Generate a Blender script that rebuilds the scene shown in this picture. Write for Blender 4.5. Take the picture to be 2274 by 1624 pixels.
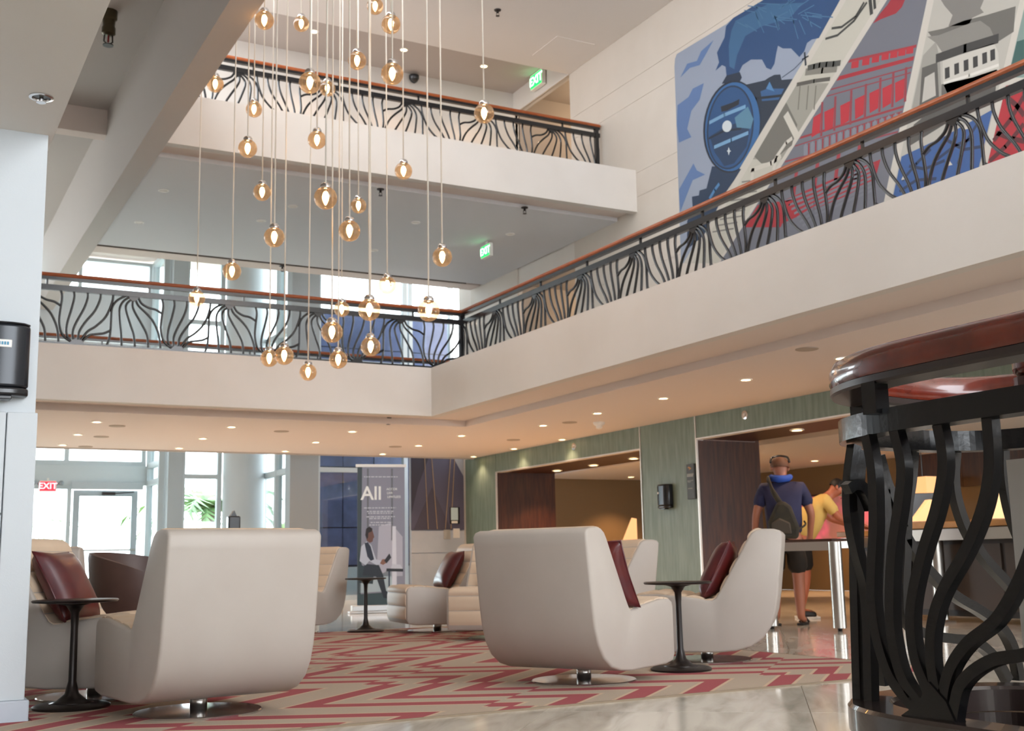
import bpy, bmesh, math, random
from mathutils import Vector, Matrix
random.seed(7)
PI = math.pi
scene = bpy.context.scene
COL = scene.collection
for o in list(bpy.data.objects): bpy.data.objects.remove(o)

# ------------------------------------------------------------------ camera
IW, IH = 2274.0, 1624.0
FOC, YAW, PITCH, ROLL = 2586.93, 0.498577, 0.165007, -0.0203436
CAM = Vector((0.0, 0.0, 0.70))
cF = Vector((math.sin(YAW)*math.cos(PITCH), math.cos(YAW)*math.cos(PITCH), math.sin(PITCH)))
_R = Vector((math.cos(YAW), -math.sin(YAW), 0.0)); _U = _R.cross(cF)
cR = _R*math.cos(ROLL) + _U*math.sin(ROLL)
cU = -_R*math.sin(ROLL) + _U*math.cos(ROLL)
cd = bpy.data.cameras.new('camera'); cam = bpy.data.objects.new('camera', cd); COL.objects.link(cam)
m = Matrix.Identity(4)
for i in range(3):
    m[i][0] = cR[i]; m[i][1] = cU[i]; m[i][2] = -cF[i]; m[i][3] = CAM[i]
cam.matrix_world = m
cd.sensor_width = 36.0; cd.lens = 36.0*FOC/IW; cd.clip_start = 0.05; cd.clip_end = 300
cd.dof.use_dof = True; cd.dof.focus_distance = 3.4; cd.dof.aperture_fstop = 9.0
scene.camera = cam

# ------------------------------------------------------------------ sky, light, exposure
SKY = 5.0
w = bpy.data.worlds.new('sky'); scene.world = w; w.use_nodes = True
bg = w.node_tree.nodes['Background']; bg.inputs[0].default_value = (0.90, 0.95, 1.0, 1); bg.inputs[1].default_value = SKY
vs = scene.view_settings
vs.view_transform = 'Standard'; vs.look = 'None'; vs.gamma = 1.0; vs.exposure = 1.0; vs.use_curve_mapping = False

# ------------------------------------------------------------------ measuring helpers (pixel of the photograph -> point on a real plane)
def at(px, py, axis, val):
    d = cF*FOC + cR*(px-IW/2) - cU*(py-IH/2)
    return CAM + d*((val-CAM[axis])/d[axis])

# ------------------------------------------------------------------ mesh helpers
def lin(h):
    h = h.lstrip('#'); r = []
    for i in (0, 2, 4):
        c = int(h[i:i+2], 16)/255.0
        r.append(c/12.92 if c <= .04045 else ((c+.055)/1.055)**2.4)
    return (*r, 1.0)

class MB:
    def __init__(s): s.v = []; s.f = []
    def add(s, vs_, fs_):
        b = len(s.v); s.v += [tuple(v) for v in vs_]; s.f += [tuple(i+b for i in f) for f in fs_]; return s
    def box(s, x0, x1, y0, y1, z0, z1):
        return s.add([(x0,y0,z0),(x1,y0,z0),(x1,y1,z0),(x0,y1,z0),(x0,y0,z1),(x1,y0,z1),(x1,y1,z1),(x0,y1,z1)],
                     [(0,3,2,1),(4,5,6,7),(0,1,5,4),(1,2,6,5),(2,3,7,6),(3,0,4,7)])
    def prism(s, pts, a, b, axis=2):
        def mk(p, h):
            if axis == 2: return (p[0], p[1], h)
            if axis == 0: return (h, p[0], p[1])
            return (p[0], h, p[1])
        n = len(pts)
        return s.add([mk(p, a) for p in pts]+[mk(p, b) for p in pts],
                     [tuple(range(n))[::-1], tuple(range(n, 2*n))]+[(i, (i+1) % n, n+(i+1) % n, n+i) for i in range(n)])
    def lathe(s, prof, cx=0, cy=0, n=24, cap=True):
        vs_ = []; fs_ = []
        for r, z in prof:
            for k in range(n):
                a = 2*PI*k/n; vs_.append((cx+r*math.cos(a), cy+r*math.sin(a), z))
        for j in range(len(prof)-1):
            for k in range(n):
                fs_.append((j*n+k, j*n+(k+1) % n, (j+1)*n+(k+1) % n, (j+1)*n+k))
        if cap:
            fs_.append(tuple(range(n))[::-1]); fs_.append(tuple(range((len(prof)-1)*n, len(prof)*n)))
        return s.add(vs_, fs_)
    def tube(s, pts, r, n=6, rx=None, up=None, cap=True, rot=0.0):
        pts = [Vector(p) for p in pts]; vs_ = []; fs_ = []; N = len(pts)
        t0 = (pts[1]-pts[0]).normalized()
        ref = Vector(up) if up else (Vector((0,0,1)) if abs(t0.z) < .9 else Vector((1,0,0)))
        for i, p in enumerate(pts):
            t = (pts[min(i+1, N-1)]-pts[max(i-1, 0)]).normalized()
            a = t.cross(ref)
            if a.length < 1e-6: a = t.cross(Vector((0,1,0)))
            a.normalize(); b = a.cross(t)
            rr = r[i] if isinstance(r, (list, tuple)) else r
            r2 = rr if rx is None else rx
            for k in range(n):
                th = 2*PI*k/n+rot
                vs_.append(p+a*(rr*math.cos(th))+b*(r2*math.sin(th)))
        for i in range(N-1):
            for k in range(n):
                fs_.append((i*n+k, i*n+(k+1) % n, (i+1)*n+(k+1) % n, (i+1)*n+k))
        if cap: fs_ += [tuple(range(n))[::-1], tuple(range((N-1)*n, N*n))]
        return s.add(vs_, fs_)
    def sweep(s, path, sect, closed=False):
        # sect: (offset to the right of travel, z) in the horizontal plane
        N = len(path); vs_ = []; fs_ = []; n = len(sect)
        for i in range(N):
            a = Vector(path[max(i-1, 0)]); b = Vector(path[min(i+1, N-1)])
            t = (b-a); t.z = 0; t.normalize(); q = Vector((t.y, -t.x, 0)); p = Vector(path[i])
            for o, z in sect: vs_.append(p+q*o+Vector((0, 0, z)))
        for i in range(N-1):
            for k in range(n): fs_.append((i*n+k, (i+1)*n+k, (i+1)*n+(k+1) % n, i*n+(k+1) % n))
        fs_ += [tuple(range(n)), tuple(range((N-1)*n, N*n))[::-1]]
        return s.add(vs_, fs_)
    def sphere(s, c, rx, ry=None, rz=None, n=16, m_=10):
        ry = ry or rx; rz = rz or rx; prof = []
        vs_ = [(c[0], c[1], c[2]-rz)]; fs_ = []
        for j in range(1, m_):
            ph = -PI/2+PI*j/m_
            for k in range(n):
                a = 2*PI*k/n; vs_.append((c[0]+rx*math.cos(ph)*math.cos(a), c[1]+ry*math.cos(ph)*math.sin(a), c[2]+rz*math.sin(ph)))
        vs_.append((c[0], c[1], c[2]+rz)); L = len(vs_)-1
        for k in range(n):
            fs_.append((0, 1+(k+1) % n, 1+k)); fs_.append((L, 1+(m_-2)*n+k, 1+(m_-2)*n+(k+1) % n))
        for j in range(m_-2):
            for k in range(n): fs_.append((1+j*n+k, 1+j*n+(k+1) % n, 1+(j+1)*n+(k+1) % n, 1+(j+1)*n+k))
        return s.add(vs_, fs_)
    def xf(s, M):
        s.v = [tuple(M @ Vector(v)) for v in s.v]; return s
    def mesh(s, name, mat, smooth=False):
        me = bpy.data.meshes.new(name); me.from_pydata(s.v, [], s.f); me.update()
        bm = bmesh.new(); bm.from_mesh(me); bmesh.ops.recalc_face_normals(bm, faces=bm.faces); bm.to_mesh(me); bm.free()
        me.materials.append(mat)
        if smooth:
            for p in me.polygons: p.use_smooth = True
            if smooth != 'all':
                try: me.set_sharp_from_angle(angle=math.radians(smooth if smooth is not True else 40))
                except Exception: pass
        return me
    def build(s, name, mat, parent=None, smooth=False, bevel=0, seg=2):
        me = s.mesh(name, mat, smooth); o = bpy.data.objects.new(name, me); COL.objects.link(o)
        if parent: o.parent = parent
        if bevel:
            b = o.modifiers.new('bevel', 'BEVEL'); b.width = bevel; b.segments = seg; b.limit_method = 'ANGLE'; b.angle_limit = math.radians(35)
            for p in me.polygons: p.use_smooth = True
            try: me.set_sharp_from_angle(angle=math.radians(60))
            except Exception: pass
        return o
def link(name, me, parent=None, loc=None, rot=None):
    o = bpy.data.objects.new(name, me); COL.objects.link(o)
    if parent: o.parent = parent
    if loc is not None: o.location = loc
    if rot is not None: o.rotation_euler = rot
    return o
def tag(o, label, cat, group=None, kind=None):
    o['label'] = label; o['category'] = cat
    if group: o['group'] = group
    if kind: o['kind'] = kind
    return o
def struct(o):
    o['kind'] = 'structure'; return o
def thing(name, label, cat, loc=(0,0,0), rz=0, group=None):
    o = bpy.data.objects.new(name, None); COL.objects.link(o); o.empty_display_size = .1
    o.location = loc; o.rotation_euler = (0, 0, rz); return tag(o, label, cat, group)
def smooth_path(pts, k=5):
    # Catmull-Rom through the points
    P_ = [Vector(p) for p in pts]; out = []
    for i in range(len(P_)-1):
        a = P_[max(i-1, 0)]; b = P_[i]; c = P_[i+1]; d = P_[min(i+2, len(P_)-1)]
        for j in range(k):
            t = j/k
            out.append(.5*((2*b)+(c-a)*t+(2*a-5*b+4*c-d)*t*t+(3*b-a-3*c+d)*t**3))
    out.append(P_[-1]); return out
def text_mesh(name, body, size, mat, parent, M, ext=.0008, bold=0.0):
    cu = bpy.data.curves.new(name, 'FONT'); cu.body = body; cu.size = size; cu.extrude = ext; cu.offset = bold
    cu.align_x = 'CENTER'; cu.align_y = 'CENTER'
    t = bpy.data.objects.new(name, cu); COL.objects.link(t)
    dg = bpy.context.evaluated_depsgraph_get(); me = bpy.data.meshes.new_from_object(t.evaluated_get(dg))
    bpy.data.objects.remove(t); me.transform(M); me.materials.clear(); me.materials.append(mat); me.name = name
    return link(name, me, parent)

# ------------------------------------------------------------------ materials
def mat(name, col, rough=.5, metal=0., spec=.5, emis=None, estr=0., noise=None, bump=None, coat=0., vec='Object', stretch=(1,1,1), trans=0.):
    m_ = bpy.data.materials.new(name); m_.use_nodes = True; nt = m_.node_tree; p = nt.nodes['Principled BSDF']
    c = lin(col) if isinstance(col, str) else col
    p.inputs['Base Color'].default_value = c; p.inputs['Roughness'].default_value = rough; p.inputs['Metallic'].default_value = metal
    p.inputs['Specular IOR Level'].default_value = spec; p.inputs['Coat Weight'].default_value = coat
    if emis: p.inputs['Emission Color'].default_value = lin(emis); p.inputs['Emission Strength'].default_value = estr
    if noise or bump:
        tc = nt.nodes.new('ShaderNodeTexCoord'); mp = nt.nodes.new('ShaderNodeMapping'); mp.inputs['Scale'].default_value = stretch
        nt.links.new(tc.outputs[vec], mp.inputs['Vector'])
    if noise:   # (scale, second colour, amount)
        n = nt.nodes.new('ShaderNodeTexNoise'); n.inputs['Scale'].default_value = noise[0]; n.inputs['Detail'].default_value = 4
        nt.links.new(mp.outputs[0], n.inputs['Vector'])
        r = nt.nodes.new('ShaderNodeMapRange'); r.inputs['From Min'].default_value = .35; r.inputs['From Max'].default_value = .65; r.inputs['To Max'].default_value = noise[2]
        nt.links.new(n.outputs['Fac'], r.inputs['Value'])
        mx = nt.nodes.new('ShaderNodeMix'); mx.data_type = 'RGBA'; mx.inputs['A'].default_value = c; mx.inputs['B'].default_value = lin(noise[1])
        nt.links.new(r.outputs[0], mx.inputs['Factor']); nt.links.new(mx.outputs['Result'], p.inputs['Base Color'])
    if bump:    # (scale, strength, distance)
        n = nt.nodes.new('ShaderNodeTexNoise'); n.inputs['Scale'].default_value = bump[0]; n.inputs['Detail'].default_value = 3
        nt.links.new(mp.outputs[0], n.inputs['Vector'])
        b = nt.nodes.new('ShaderNodeBump'); b.inputs['Strength'].default_value = bump[1]; b.inputs['Distance'].default_value = bump[2]
        nt.links.new(n.outputs['Fac'], b.inputs['Height']); nt.links.new(b.outputs[0], p.inputs['Normal'])
    return m_
def glassmat(name, col, gloss=.08, rough=.02, gmax=.75, glow=None, gs=0.):
    m_ = bpy.data.materials.new(name); m_.use_nodes = True; nt = m_.node_tree; nt.nodes.clear()
    o = nt.nodes.new('ShaderNodeOutputMaterial'); t = nt.nodes.new('ShaderNodeBsdfTransparent'); g = nt.nodes.new('ShaderNodeBsdfGlossy')
    lw = nt.nodes.new('ShaderNodeLayerWeight'); lw.inputs[0].default_value = .35
    mr = nt.nodes.new('ShaderNodeMapRange'); mr.inputs['To Min'].default_value = gloss; mr.inputs['To Max'].default_value = gmax
    mx = nt.nodes.new('ShaderNodeMixShader'); t.inputs[0].default_value = lin(col); g.inputs[0].default_value = (.9, .9, .9, 1); g.inputs['Roughness'].default_value = rough
    nt.links.new(lw.outputs['Fresnel'], mr.inputs['Value']); nt.links.new(mr.outputs[0], mx.inputs[0])
    nt.links.new(t.outputs[0], mx.inputs[1]); nt.links.new(g.outputs[0], mx.inputs[2]); out = mx.outputs[0]
    if glow:
        e = nt.nodes.new('ShaderNodeEmission'); e.inputs[0].default_value = lin(glow); e.inputs[1].default_value = gs
        ad = nt.nodes.new('ShaderNodeAddShader'); nt.links.new(out, ad.inputs[0]); nt.links.new(e.outputs[0], ad.inputs[1]); out = ad.outputs[0]
    nt.links.new(out, o.inputs[0])
    return m_
def emat(name, col, s):
    m_ = bpy.data.materials.new(name); m_.use_nodes = True; nt = m_.node_tree; nt.nodes.clear()
    o = nt.nodes.new('ShaderNodeOutputMaterial'); e = nt.nodes.new('ShaderNodeEmission'); e.inputs[0].default_value = lin(col); e.inputs[1].default_value = s
    nt.links.new(e.outputs[0], o.inputs[0]); return m_

M = {}
M['plaster'] = mat('plaster', '#d5cfc8', .75, noise=(1.2, '#ccc5bd', .5), bump=(90, .05, .003))
M['plaster_ceil'] = mat('plaster_ceil', '#dacdc5', .85, bump=(120, .04, .002))
M['beam_grey'] = mat('beam_grey', '#b9b2ad', .8, bump=(120, .04, .002))
M['white_paint'] = mat('white_paint', '#c6ccd0', .6, bump=(140, .12, .003))
M['slot_shade'] = mat('slot_shade', '#6f645b', .8)  # dark colour carries the shade inside the ceiling recesses
M['siding'] = mat('siding', '#c6bdb2', .6, noise=(2, '#beb4a8', .4))
M['green'] = mat('green', '#78877a', .45, noise=(6, '#627265', .9), stretch=(3, 3, .35), bump=(40, .05, .002))
M['walnut'] = mat('walnut', '#432210', .4, noise=(5, '#280f06', .9), stretch=(6, 6, .5))
M['trim_metal'] = mat('trim_metal', '#c9c2bb', .35, .6)
M['black'] = mat('black_iron', '#151518', .22, .0, .6, bump=(60, .06, .002))
M['black_near'] = mat('black_gloss_paint', '#09090b', .2, .0, .5, bump=(55, .12, .003))
M['oak'] = mat('rail_wood', '#a4572c', .38, noise=(14, '#8a4320', .8), stretch=(1, 1, 6))
M['mahog'] = mat('mahogany', '#6a2415', .22, noise=(9, '#4a160e', .8), coat=.6, bump=(25, .03, .003))
M['steel'] = mat('brushed_steel', '#b4b0aa', .28, 1.0)
M['chrome'] = mat('chrome', '#d9d9da', .12, 1.0)
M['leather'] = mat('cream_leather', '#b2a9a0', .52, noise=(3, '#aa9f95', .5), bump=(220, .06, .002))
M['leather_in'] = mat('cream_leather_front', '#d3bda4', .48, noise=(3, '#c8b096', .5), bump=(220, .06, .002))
M['seam'] = mat('seam_thread', '#9c8a78', .7)
M['burgundy'] = mat('burgundy_leather', '#4a121b', .34, noise=(8, '#661d16', .6), coat=.15)
M['brown'] = mat('brown_leather', '#4c342c', .5, noise=(4, '#3c2620', .6))
M['table_dark'] = mat('dark_bronze', '#2a2422', .35, .5)
M['frame'] = mat('window_frame', '#c6d0d4', .5)
M['stonelight'] = mat('light_stone', '#bcc3cc', .5, noise=(2, '#aab3bf', .6))
M['slate'] = mat('blue_slate', '#5d6590', .55, noise=(5, '#4c5478', .8))
M['glass'] = glassmat('window_glass', '#f2f8f8', .03)
M['amber'] = glassmat('amber_glass', '#dec7ac', .06, .02, .40, '#ffcf9c', .05)
M['rubber'] = mat('black_plastic', '#1a1c20', .25, 0, .6)
M['plastic_w'] = mat('white_plastic', '#e6e4df', .4)
M['cordw'] = mat('clear_cord', '#d8d2c6', .35)
M['bulb'] = emat('filament_glow', '#ffcf8c', 30)
M['lamp_warm'] = emat('downlight_glow', '#ffd898', 14)
M['print_white'] = mat('white_print', '#f0f2f0', .6)
M['skin'] = mat('skin', '#a86a50', .5)
M['shade_lit'] = mat('lit_shade', '#e8c8a0', .7, emis='#f2b070', estr=.55)
def flat(name, col, rough=.6): 
    if name not in M: M[name] = mat(name, col, rough)
    return M[name]

# floor: polished stone tiles, each tile its own veining
def marble():
    m_ = bpy.data.materials.new('polished_marble'); m_.use_nodes = True; nt = m_.node_tree; p = nt.nodes['Principled BSDF']
    oi = nt.nodes.new('ShaderNodeObjectInfo'); tc = nt.nodes.new('ShaderNodeTexCoord')
    va = nt.nodes.new('ShaderNodeVectorMath'); va.operation = 'ADD'
    sc = nt.nodes.new('ShaderNodeVectorMath'); sc.operation = 'SCALE'; sc.inputs['Scale'].default_value = 37.
    cb = nt.nodes.new('ShaderNodeCombineXYZ'); nt.links.new(oi.outputs['Random'], cb.inputs[0]); nt.links.new(oi.outputs['Random'], cb.inputs[1])
    nt.links.new(cb.outputs[0], sc.inputs[0]); nt.links.new(tc.outputs['Object'], va.inputs[0]); nt.links.new(sc.outputs[0], va.inputs[1])
    mp = nt.nodes.new('ShaderNodeMapping'); mp.inputs['Scale'].default_value = (1.0, 5.0, 1); mp.inputs['Rotation'].default_value = (0, 0, .5)
    nt.links.new(va.outputs[0], mp.inputs[0])
    n = nt.nodes.new('ShaderNodeTexNoise'); n.inputs['Scale'].default_value = 1.6; n.inputs['Detail'].default_value = 6; n.inputs['Distortion'].default_value = .6
    nt.links.new(mp.outputs[0], n.inputs['Vector'])
    r = nt.nodes.new('ShaderNodeValToRGB'); e = r.color_ramp.elements
    e[0].position = .3; e[0].color = lin('#b4ada1'); e[1].position = .62; e[1].color = lin('#e0d8ca')
    x = r.color_ramp.elements.new(.46); x.color = lin('#d0c8ba')
    nt.links.new(n.outputs['Fac'], r.inputs[0]); nt.links.new(r.outputs[0], p.inputs['Base Color'])
    p.inputs['Roughness'].default_value = .09; p.inputs['Specular IOR Level'].default_value = .55
    return m_
M['marble'] = marble()
M['grout'] = mat('grout', '#b3ab9d', .6)

# carpet: meandering fret of rose bands on beige
def carpet():
    m_ = bpy.data.materials.new('fret_carpet'); m_.use_nodes = True; nt = m_.node_tree; p = nt.nodes['Principled BSDF']; L = nt.links.new
    tc = nt.nodes.new('ShaderNodeTexCoord'); mp = nt.nodes.new('ShaderNodeMapping'); mp.inputs['Rotation'].default_value = (0, 0, -math.radians(41.5))
    L(tc.outputs['Object'], mp.inputs[0]); sp = nt.nodes.new('ShaderNodeSeparateXYZ'); L(mp.outputs[0], sp.inputs[0])
    def mt(op, a, b=None, clamp=False):
        n = nt.nodes.new('ShaderNodeMath'); n.operation = op; n.use_clamp = clamp
        for i, v in ((0, a), (1, b)):
            if v is None: continue
            if isinstance(v, (int, float)): n.inputs[i].default_value = v
            else: L(v, n.inputs[i])
        return n.outputs[0]
    CELL = 1.24
    # the second family of lines runs at 66 degrees to the first: shear
    u = mt('DIVIDE', mt('ADD', sp.outputs[0], mt('MULTIPLY', sp.outputs[1], .40)), CELL); v = mt('DIVIDE', sp.outputs[1], CELL*.86)
    par = mt('MODULO', mt('ADD', mt('FLOOR', u), mt('FLOOR', v)), 2.0); par = mt('ABSOLUTE', par)
    fu = mt('FRACT', u); fv = mt('FRACT', v)
    iu = mt('SUBTRACT', 1.0, fu); iv = mt('SUBTRACT', 1.0, fv)
    a = mt('MAXIMUM', fu, iv); b = mt('MAXIMUM', iu, fv)
    mix = mt('ADD', mt('MULTIPLY', a, mt('SUBTRACT', 1.0, par)), mt('MULTIPLY', b, par))
    k = mt('FRACT', mt('MULTIPLY', mix, 4.0))
    band = mt('MULTIPLY', mt('GREATER_THAN', k, .10), mt('LESS_THAN', k, .53))
    edge = mt('MULTIPLY', mt('GREATER_THAN', k, .03), mt('LESS_THAN', k, .60))
    n = nt.nodes.new('ShaderNodeTexNoise'); n.inputs['Scale'].default_value = 160; n.inputs['Detail'].default_value = 2; L(tc.outputs['Object'], n.inputs['Vector'])
    c1 = nt.nodes.new('ShaderNodeMix'); c1.data_type = 'RGBA'; c1.inputs['A'].default_value = lin('#bcab99'); c1.inputs['B'].default_value = lin('#d2b89e'); L(edge, c1.inputs['Factor'])
    c2 = nt.nodes.new('ShaderNodeMix'); c2.data_type = 'RGBA'; c2.inputs['B'].default_value = lin('#aa5c60'); L(c1.outputs['Result'], c2.inputs['A']); L(band, c2.inputs['Factor'])
    c3 = nt.nodes.new('ShaderNodeMix'); c3.data_type = 'RGBA'; c3.blend_type = 'MULTIPLY'; c3.inputs['Factor'].default_value = .25; L(c2.outputs['Result'], c3.inputs['A']); L(n.outputs['Color'], c3.inputs['B'])
    L(c3.outputs['Result'], p.inputs['Base Color']); p.inputs['Roughness'].default_value = .95; p.inputs['Specular IOR Level'].default_value = .1
    bp = nt.nodes.new('ShaderNodeBump'); bp.inputs['Strength'].default_value = .3; bp.inputs['Distance'].default_value = .004; L(n.outputs['Fac'], bp.inputs['Height']); L(bp.outputs[0], p.inputs['Normal'])
    return m_
M['carpet'] = carpet()
ORD = ['first','second','third','fourth','fifth','sixth','seventh','eighth','ninth','tenth','eleventh','twelfth','thirteenth','fourteenth','fifteenth','sixteenth','seventeenth','eighteenth','nineteenth','twentieth']
# ================================================================== SETTING
ZC1, ZF1 = 2.63, 3.29          # ground-floor ceiling, second-floor edge top
ZC2, ZF2 = 5.93, 6.60          # second-floor ceiling, third-floor edge top
XE, YE = 6.50, 14.235          # balcony edge lines
XW = 10.0                      # wall with the mural / green panels
XBM = 2.61                     # inner face of the left beam

# ---- floor
fl = struct(MB().box(-6, 22, -6, 25.2, -.10, -.006).build('floor', M['grout']))
TS = 1.2; tile = MB().box(-TS/2+.002, TS/2-.002, -TS/2+.002, TS/2-.002, -.006, 0).mesh('floor_tile', M['marble'])
ta = math.radians(50)
for i in range(-12, 24):
    for j in range(-24, 14):
        x = (i*math.cos(ta)-j*math.sin(ta))*TS+3.64; y = (i*math.sin(ta)+j*math.cos(ta))*TS+4.95
        if not (-.5 < x < 13.5 and 2.0 < y < 22.5): continue
        if -.2 < x < 4.8 and 5.9 < y < 10.6: continue            # wholly under the rug
        if x/y > 1.5 or x/y < -.05: continue
        link('floor_tile', tile, fl, (x, y, 0), (0, 0, ta))
# ---- pavement outside the doors
struct(MB().box(-30, 40, 25.2, 70, -.12, -.02).build('floor_outside', mat('pale_paving', '#c9c6bd', .8)))

# ---- wall on the right: green veneer at ground level, boards above
wr = struct(MB().box(XW+.03, XW+.12, 18.1, 20.6, ZF1, 9.4).box(XW+.03, XW+.12, -6, 16.1, ZF1, 9.4).box(XW+.03, XW+.12, 16.1, 18.1, 8.9, 9.4)
            .box(XW+.03, XW+.12, 16.1, 18.1, 5.62, 6.6).build('wall_right', M['plaster']))
EDG = [3.30, 3.47, 4.62, 5.01, 6.165, 6.55, 7.705, 8.09, 8.9]
for z, z1 in zip(EDG[:-1], EDG[1:]):
    MB().box(XW, XW+.035, -6, 16.1, z+.002, z1-.002).build('wall_board', M['siding'], wr)
for (y0, y1, z0, z1) in ((18.1, 20.0, ZF1, ZC2),):
    MB().box(XW, XW+.035, y0, y1, z0, z1).build('wall_board', M['siding'], wr)
MB().box(XW-.01, XW+.04, 16.06, 18.14, 8.9, 9.35).build('opening_header', M['plaster'], wr)
# corridor beyond the openings of the right wall
struct(MB().box(XW+.1, 14, 18.1, 18.2, ZF1, 9.3).box(XW+.1, 14, 15.9, 16.0, ZF1, 9.3).box(13.9, 14, 16, 18.1, ZF1, 9.3).box(XW+.1, 14, 16, 18.1, 9.3, 9.4).box(XW+.1, 14, 16, 18.1, 5.62, 6.6).box(XW+.1, 14, 16, 18.1, 2.9, ZF1).build('wall_corridor', mat('corridor_paint', '#a79c92', .8)))

gw = struct(MB().box(XW+.03, XW+.12, 19.07, 20.6, 0, 2.75).box(XW+.03, XW+.12, 13.03, 14.41, 0, 2.75).box(XW+.03, XW+.12, 14.41, 19.07, 2.285, 2.75).box(XW+.03, XW+.12, 3.5, 13.03, 2.30, 2.75).box(XW+.03, XW+.12, -6, 3.5, 0, 2.75).build('wall_veneer', M['plaster']))
for (y0, y1, z0, z1) in ((19.075, 20.35, 0, ZC1), (14.40, 19.065, 2.30, ZC1), (13.045, 14.385, 0, ZC1), (3.6, 13.03, 2.315, ZC1)):
    MB().box(XW, XW+.03, y0, y1, z0, z1).build('veneer_panel', M['green'], gw)
for (y0, y1, z0, z1) in ((19.06, 19.08, 0, 2.30), (14.385, 14.405, 0, ZC1), (13.025, 13.045, 0, ZC1), (14.405, 19.06, 2.283, 2.303), (3.6, 13.03, 2.298, 2.318)):
    MB().box(XW-.012, XW+.03, y0, y1, z0, z1).build('metal_trim', M['trim_metal'], gw)

# ---- portals into the reception behind the green wall
po = struct(MB().box(XW+.02, 11.25, 19.058, 19.17, 0, 2.4).box(XW+.02, 11.05, 13.018, 14.40, 0, 2.29).box(XW+.02, 11.2, 14.41, 19.07, 2.288, 2.45).box(XW+.02, 11.0, 3.5, 13.03, 2.302, 2.45).build('wall_portal', M['walnut']))
lr = struct(MB().box(11.0, 18.2, 3.0, 24, 2.50, 2.6).build('ceiling_reception', mat('reception_ceiling', '#c9b9a8', .8)))
MB().box(11.9, 17.9, 3.2, 23.4, 2.36, 2.50).build('ceiling_cove', mat('cove_white', '#d8d4d0', .7), lr)
MB().box(11.2, 11.35, 3.2, 23.4, 2.40, 2.50).build('ceiling_lip', M['plaster_ceil'], lr)
wrr = struct(MB().box(16.0, 16.1, 3, 24, 0, 2.5).box(11.2, 16, 21.2, 21.3, 0, 2.5).build('wall_reception', mat('taupe_wall', '#7c6648', .7)))
for i in range(9):
    MB().box(15.95, 16.0, 3.2+1.3*i+.004, 3.2+1.3*(i+1)-.004, 1.75, 2.5).build('wall_panel', M['walnut'], wrr)
struct(MB().box(11.05, 11.12, 13.03, 14.4, 0, 2.5).build('wall_portal_back', M['walnut']))

# ---- ground-floor ceiling and balcony edge (one L-shaped slab)
def L_part(mb, a, b, z0, z1):
    # strip between offsets a..b measured inwards from the balcony edge, running along both edges
    mb.box(XE+a, XE+b, -6, YE+b, z0, z1); mb.box(-6, XE+a, YE+a, YE+b, z0, z1); return mb
b1 = struct(L_part(MB(), 0, .13, ZC1, ZF1).build('trim_balcony_lower', M['plaster']))
c1 = struct(MB().box(XE+1.0, XW+.05, -6, YE+1.0, ZC1, 2.9).box(-6, XW+.05, YE+1.0, 20.0, ZC1, 2.9).build('ceiling_ground', M['plaster_ceil']))
L_part(MB(), .38, 1.0, 2.72, 3.0).build('ceiling_step', M['plaster_ceil'], c1)
L_part(MB(), .13, .38, 2.86, 3.0).build('ceiling_slot', M['slot_shade'], c1); L_part(MB(), .372, .38, 2.725, 2.86).build('slot_shade_strip', M['slot_shade'], c1)  # thin dark strips stand for shade on the lit recess face
struct(MB().box(XE+.13, XW+.05, -6, YE+.13, 3.0, ZF1-.02).box(-6, XW+.05, YE+.13, 20.0, 3.0, ZF1-.02).build('floor_second', M['plaster']))
struct(MB().box(-6, XW, 19.95, 20.02, ZC1-.02, ZF1+.02).build('trim_slab_edge', M['beam_grey']))

# ---- second-floor ceiling and third-floor edge
struct(MB().box(2.9, XW, YE, YE+.13, ZC2, ZF2).build('trim_balcony_upper', M['plaster']))
c2 = struct(MB().box(2.9, XW, YE+.55, 19.45, ZC2, 6.2).build('ceiling_second', mat('ceiling_cool_grey', '#cfcfd1', .85)))
MB().box(2.9, XW, YE+.13, YE+.30, 6.12, 6.2).build('ceiling_slot', M['slot_shade'], c2)
MB().box(2.9, XW, YE+.30, YE+.55, ZC2+.06, 6.2).build('ceiling_step', M['plaster_ceil'], c2)
MB().box(2.9, XW-.3, 19.592, 19.60, ZC2+.015, 6.12).build('slot_shade_strip', M['slot_shade'], c2); MB().box(2.9, XW-.02, YE+.292, YE+.30, ZC2+.065, 6.12).build('slot_shade_strip', M['slot_shade'], c2)
MB().box(2.9, XW-.3, 19.45, 19.60, 6.12, 6.2).build('ceiling_slot', M['slot_shade'], c2)
MB().box(2.9, XW, 19.60, 20.0, ZC2+.01, 6.2).build('ceiling_step', M['plaster_ceil'], c2)
struct(MB().box(2.9, XW, YE+.13, 20.0, 6.2, ZF2-.02).build('floor_third', M['plaster']))
# ---- lobby ceiling beyond the slabs
struct(MB().box(2.9, 7.36, 20.0, 25.3, 7.15, 7.3).box(7.36, XW+1, 20.0, 21.6, 7.15, 7.3).build('ceiling_lobby', M['plaster_ceil']))
struct(MB().box(2.9, XW+1, 20.0, 20.1, 6.2, 7.2).build('wall_lobby_upstand', M['plaster']))

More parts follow.
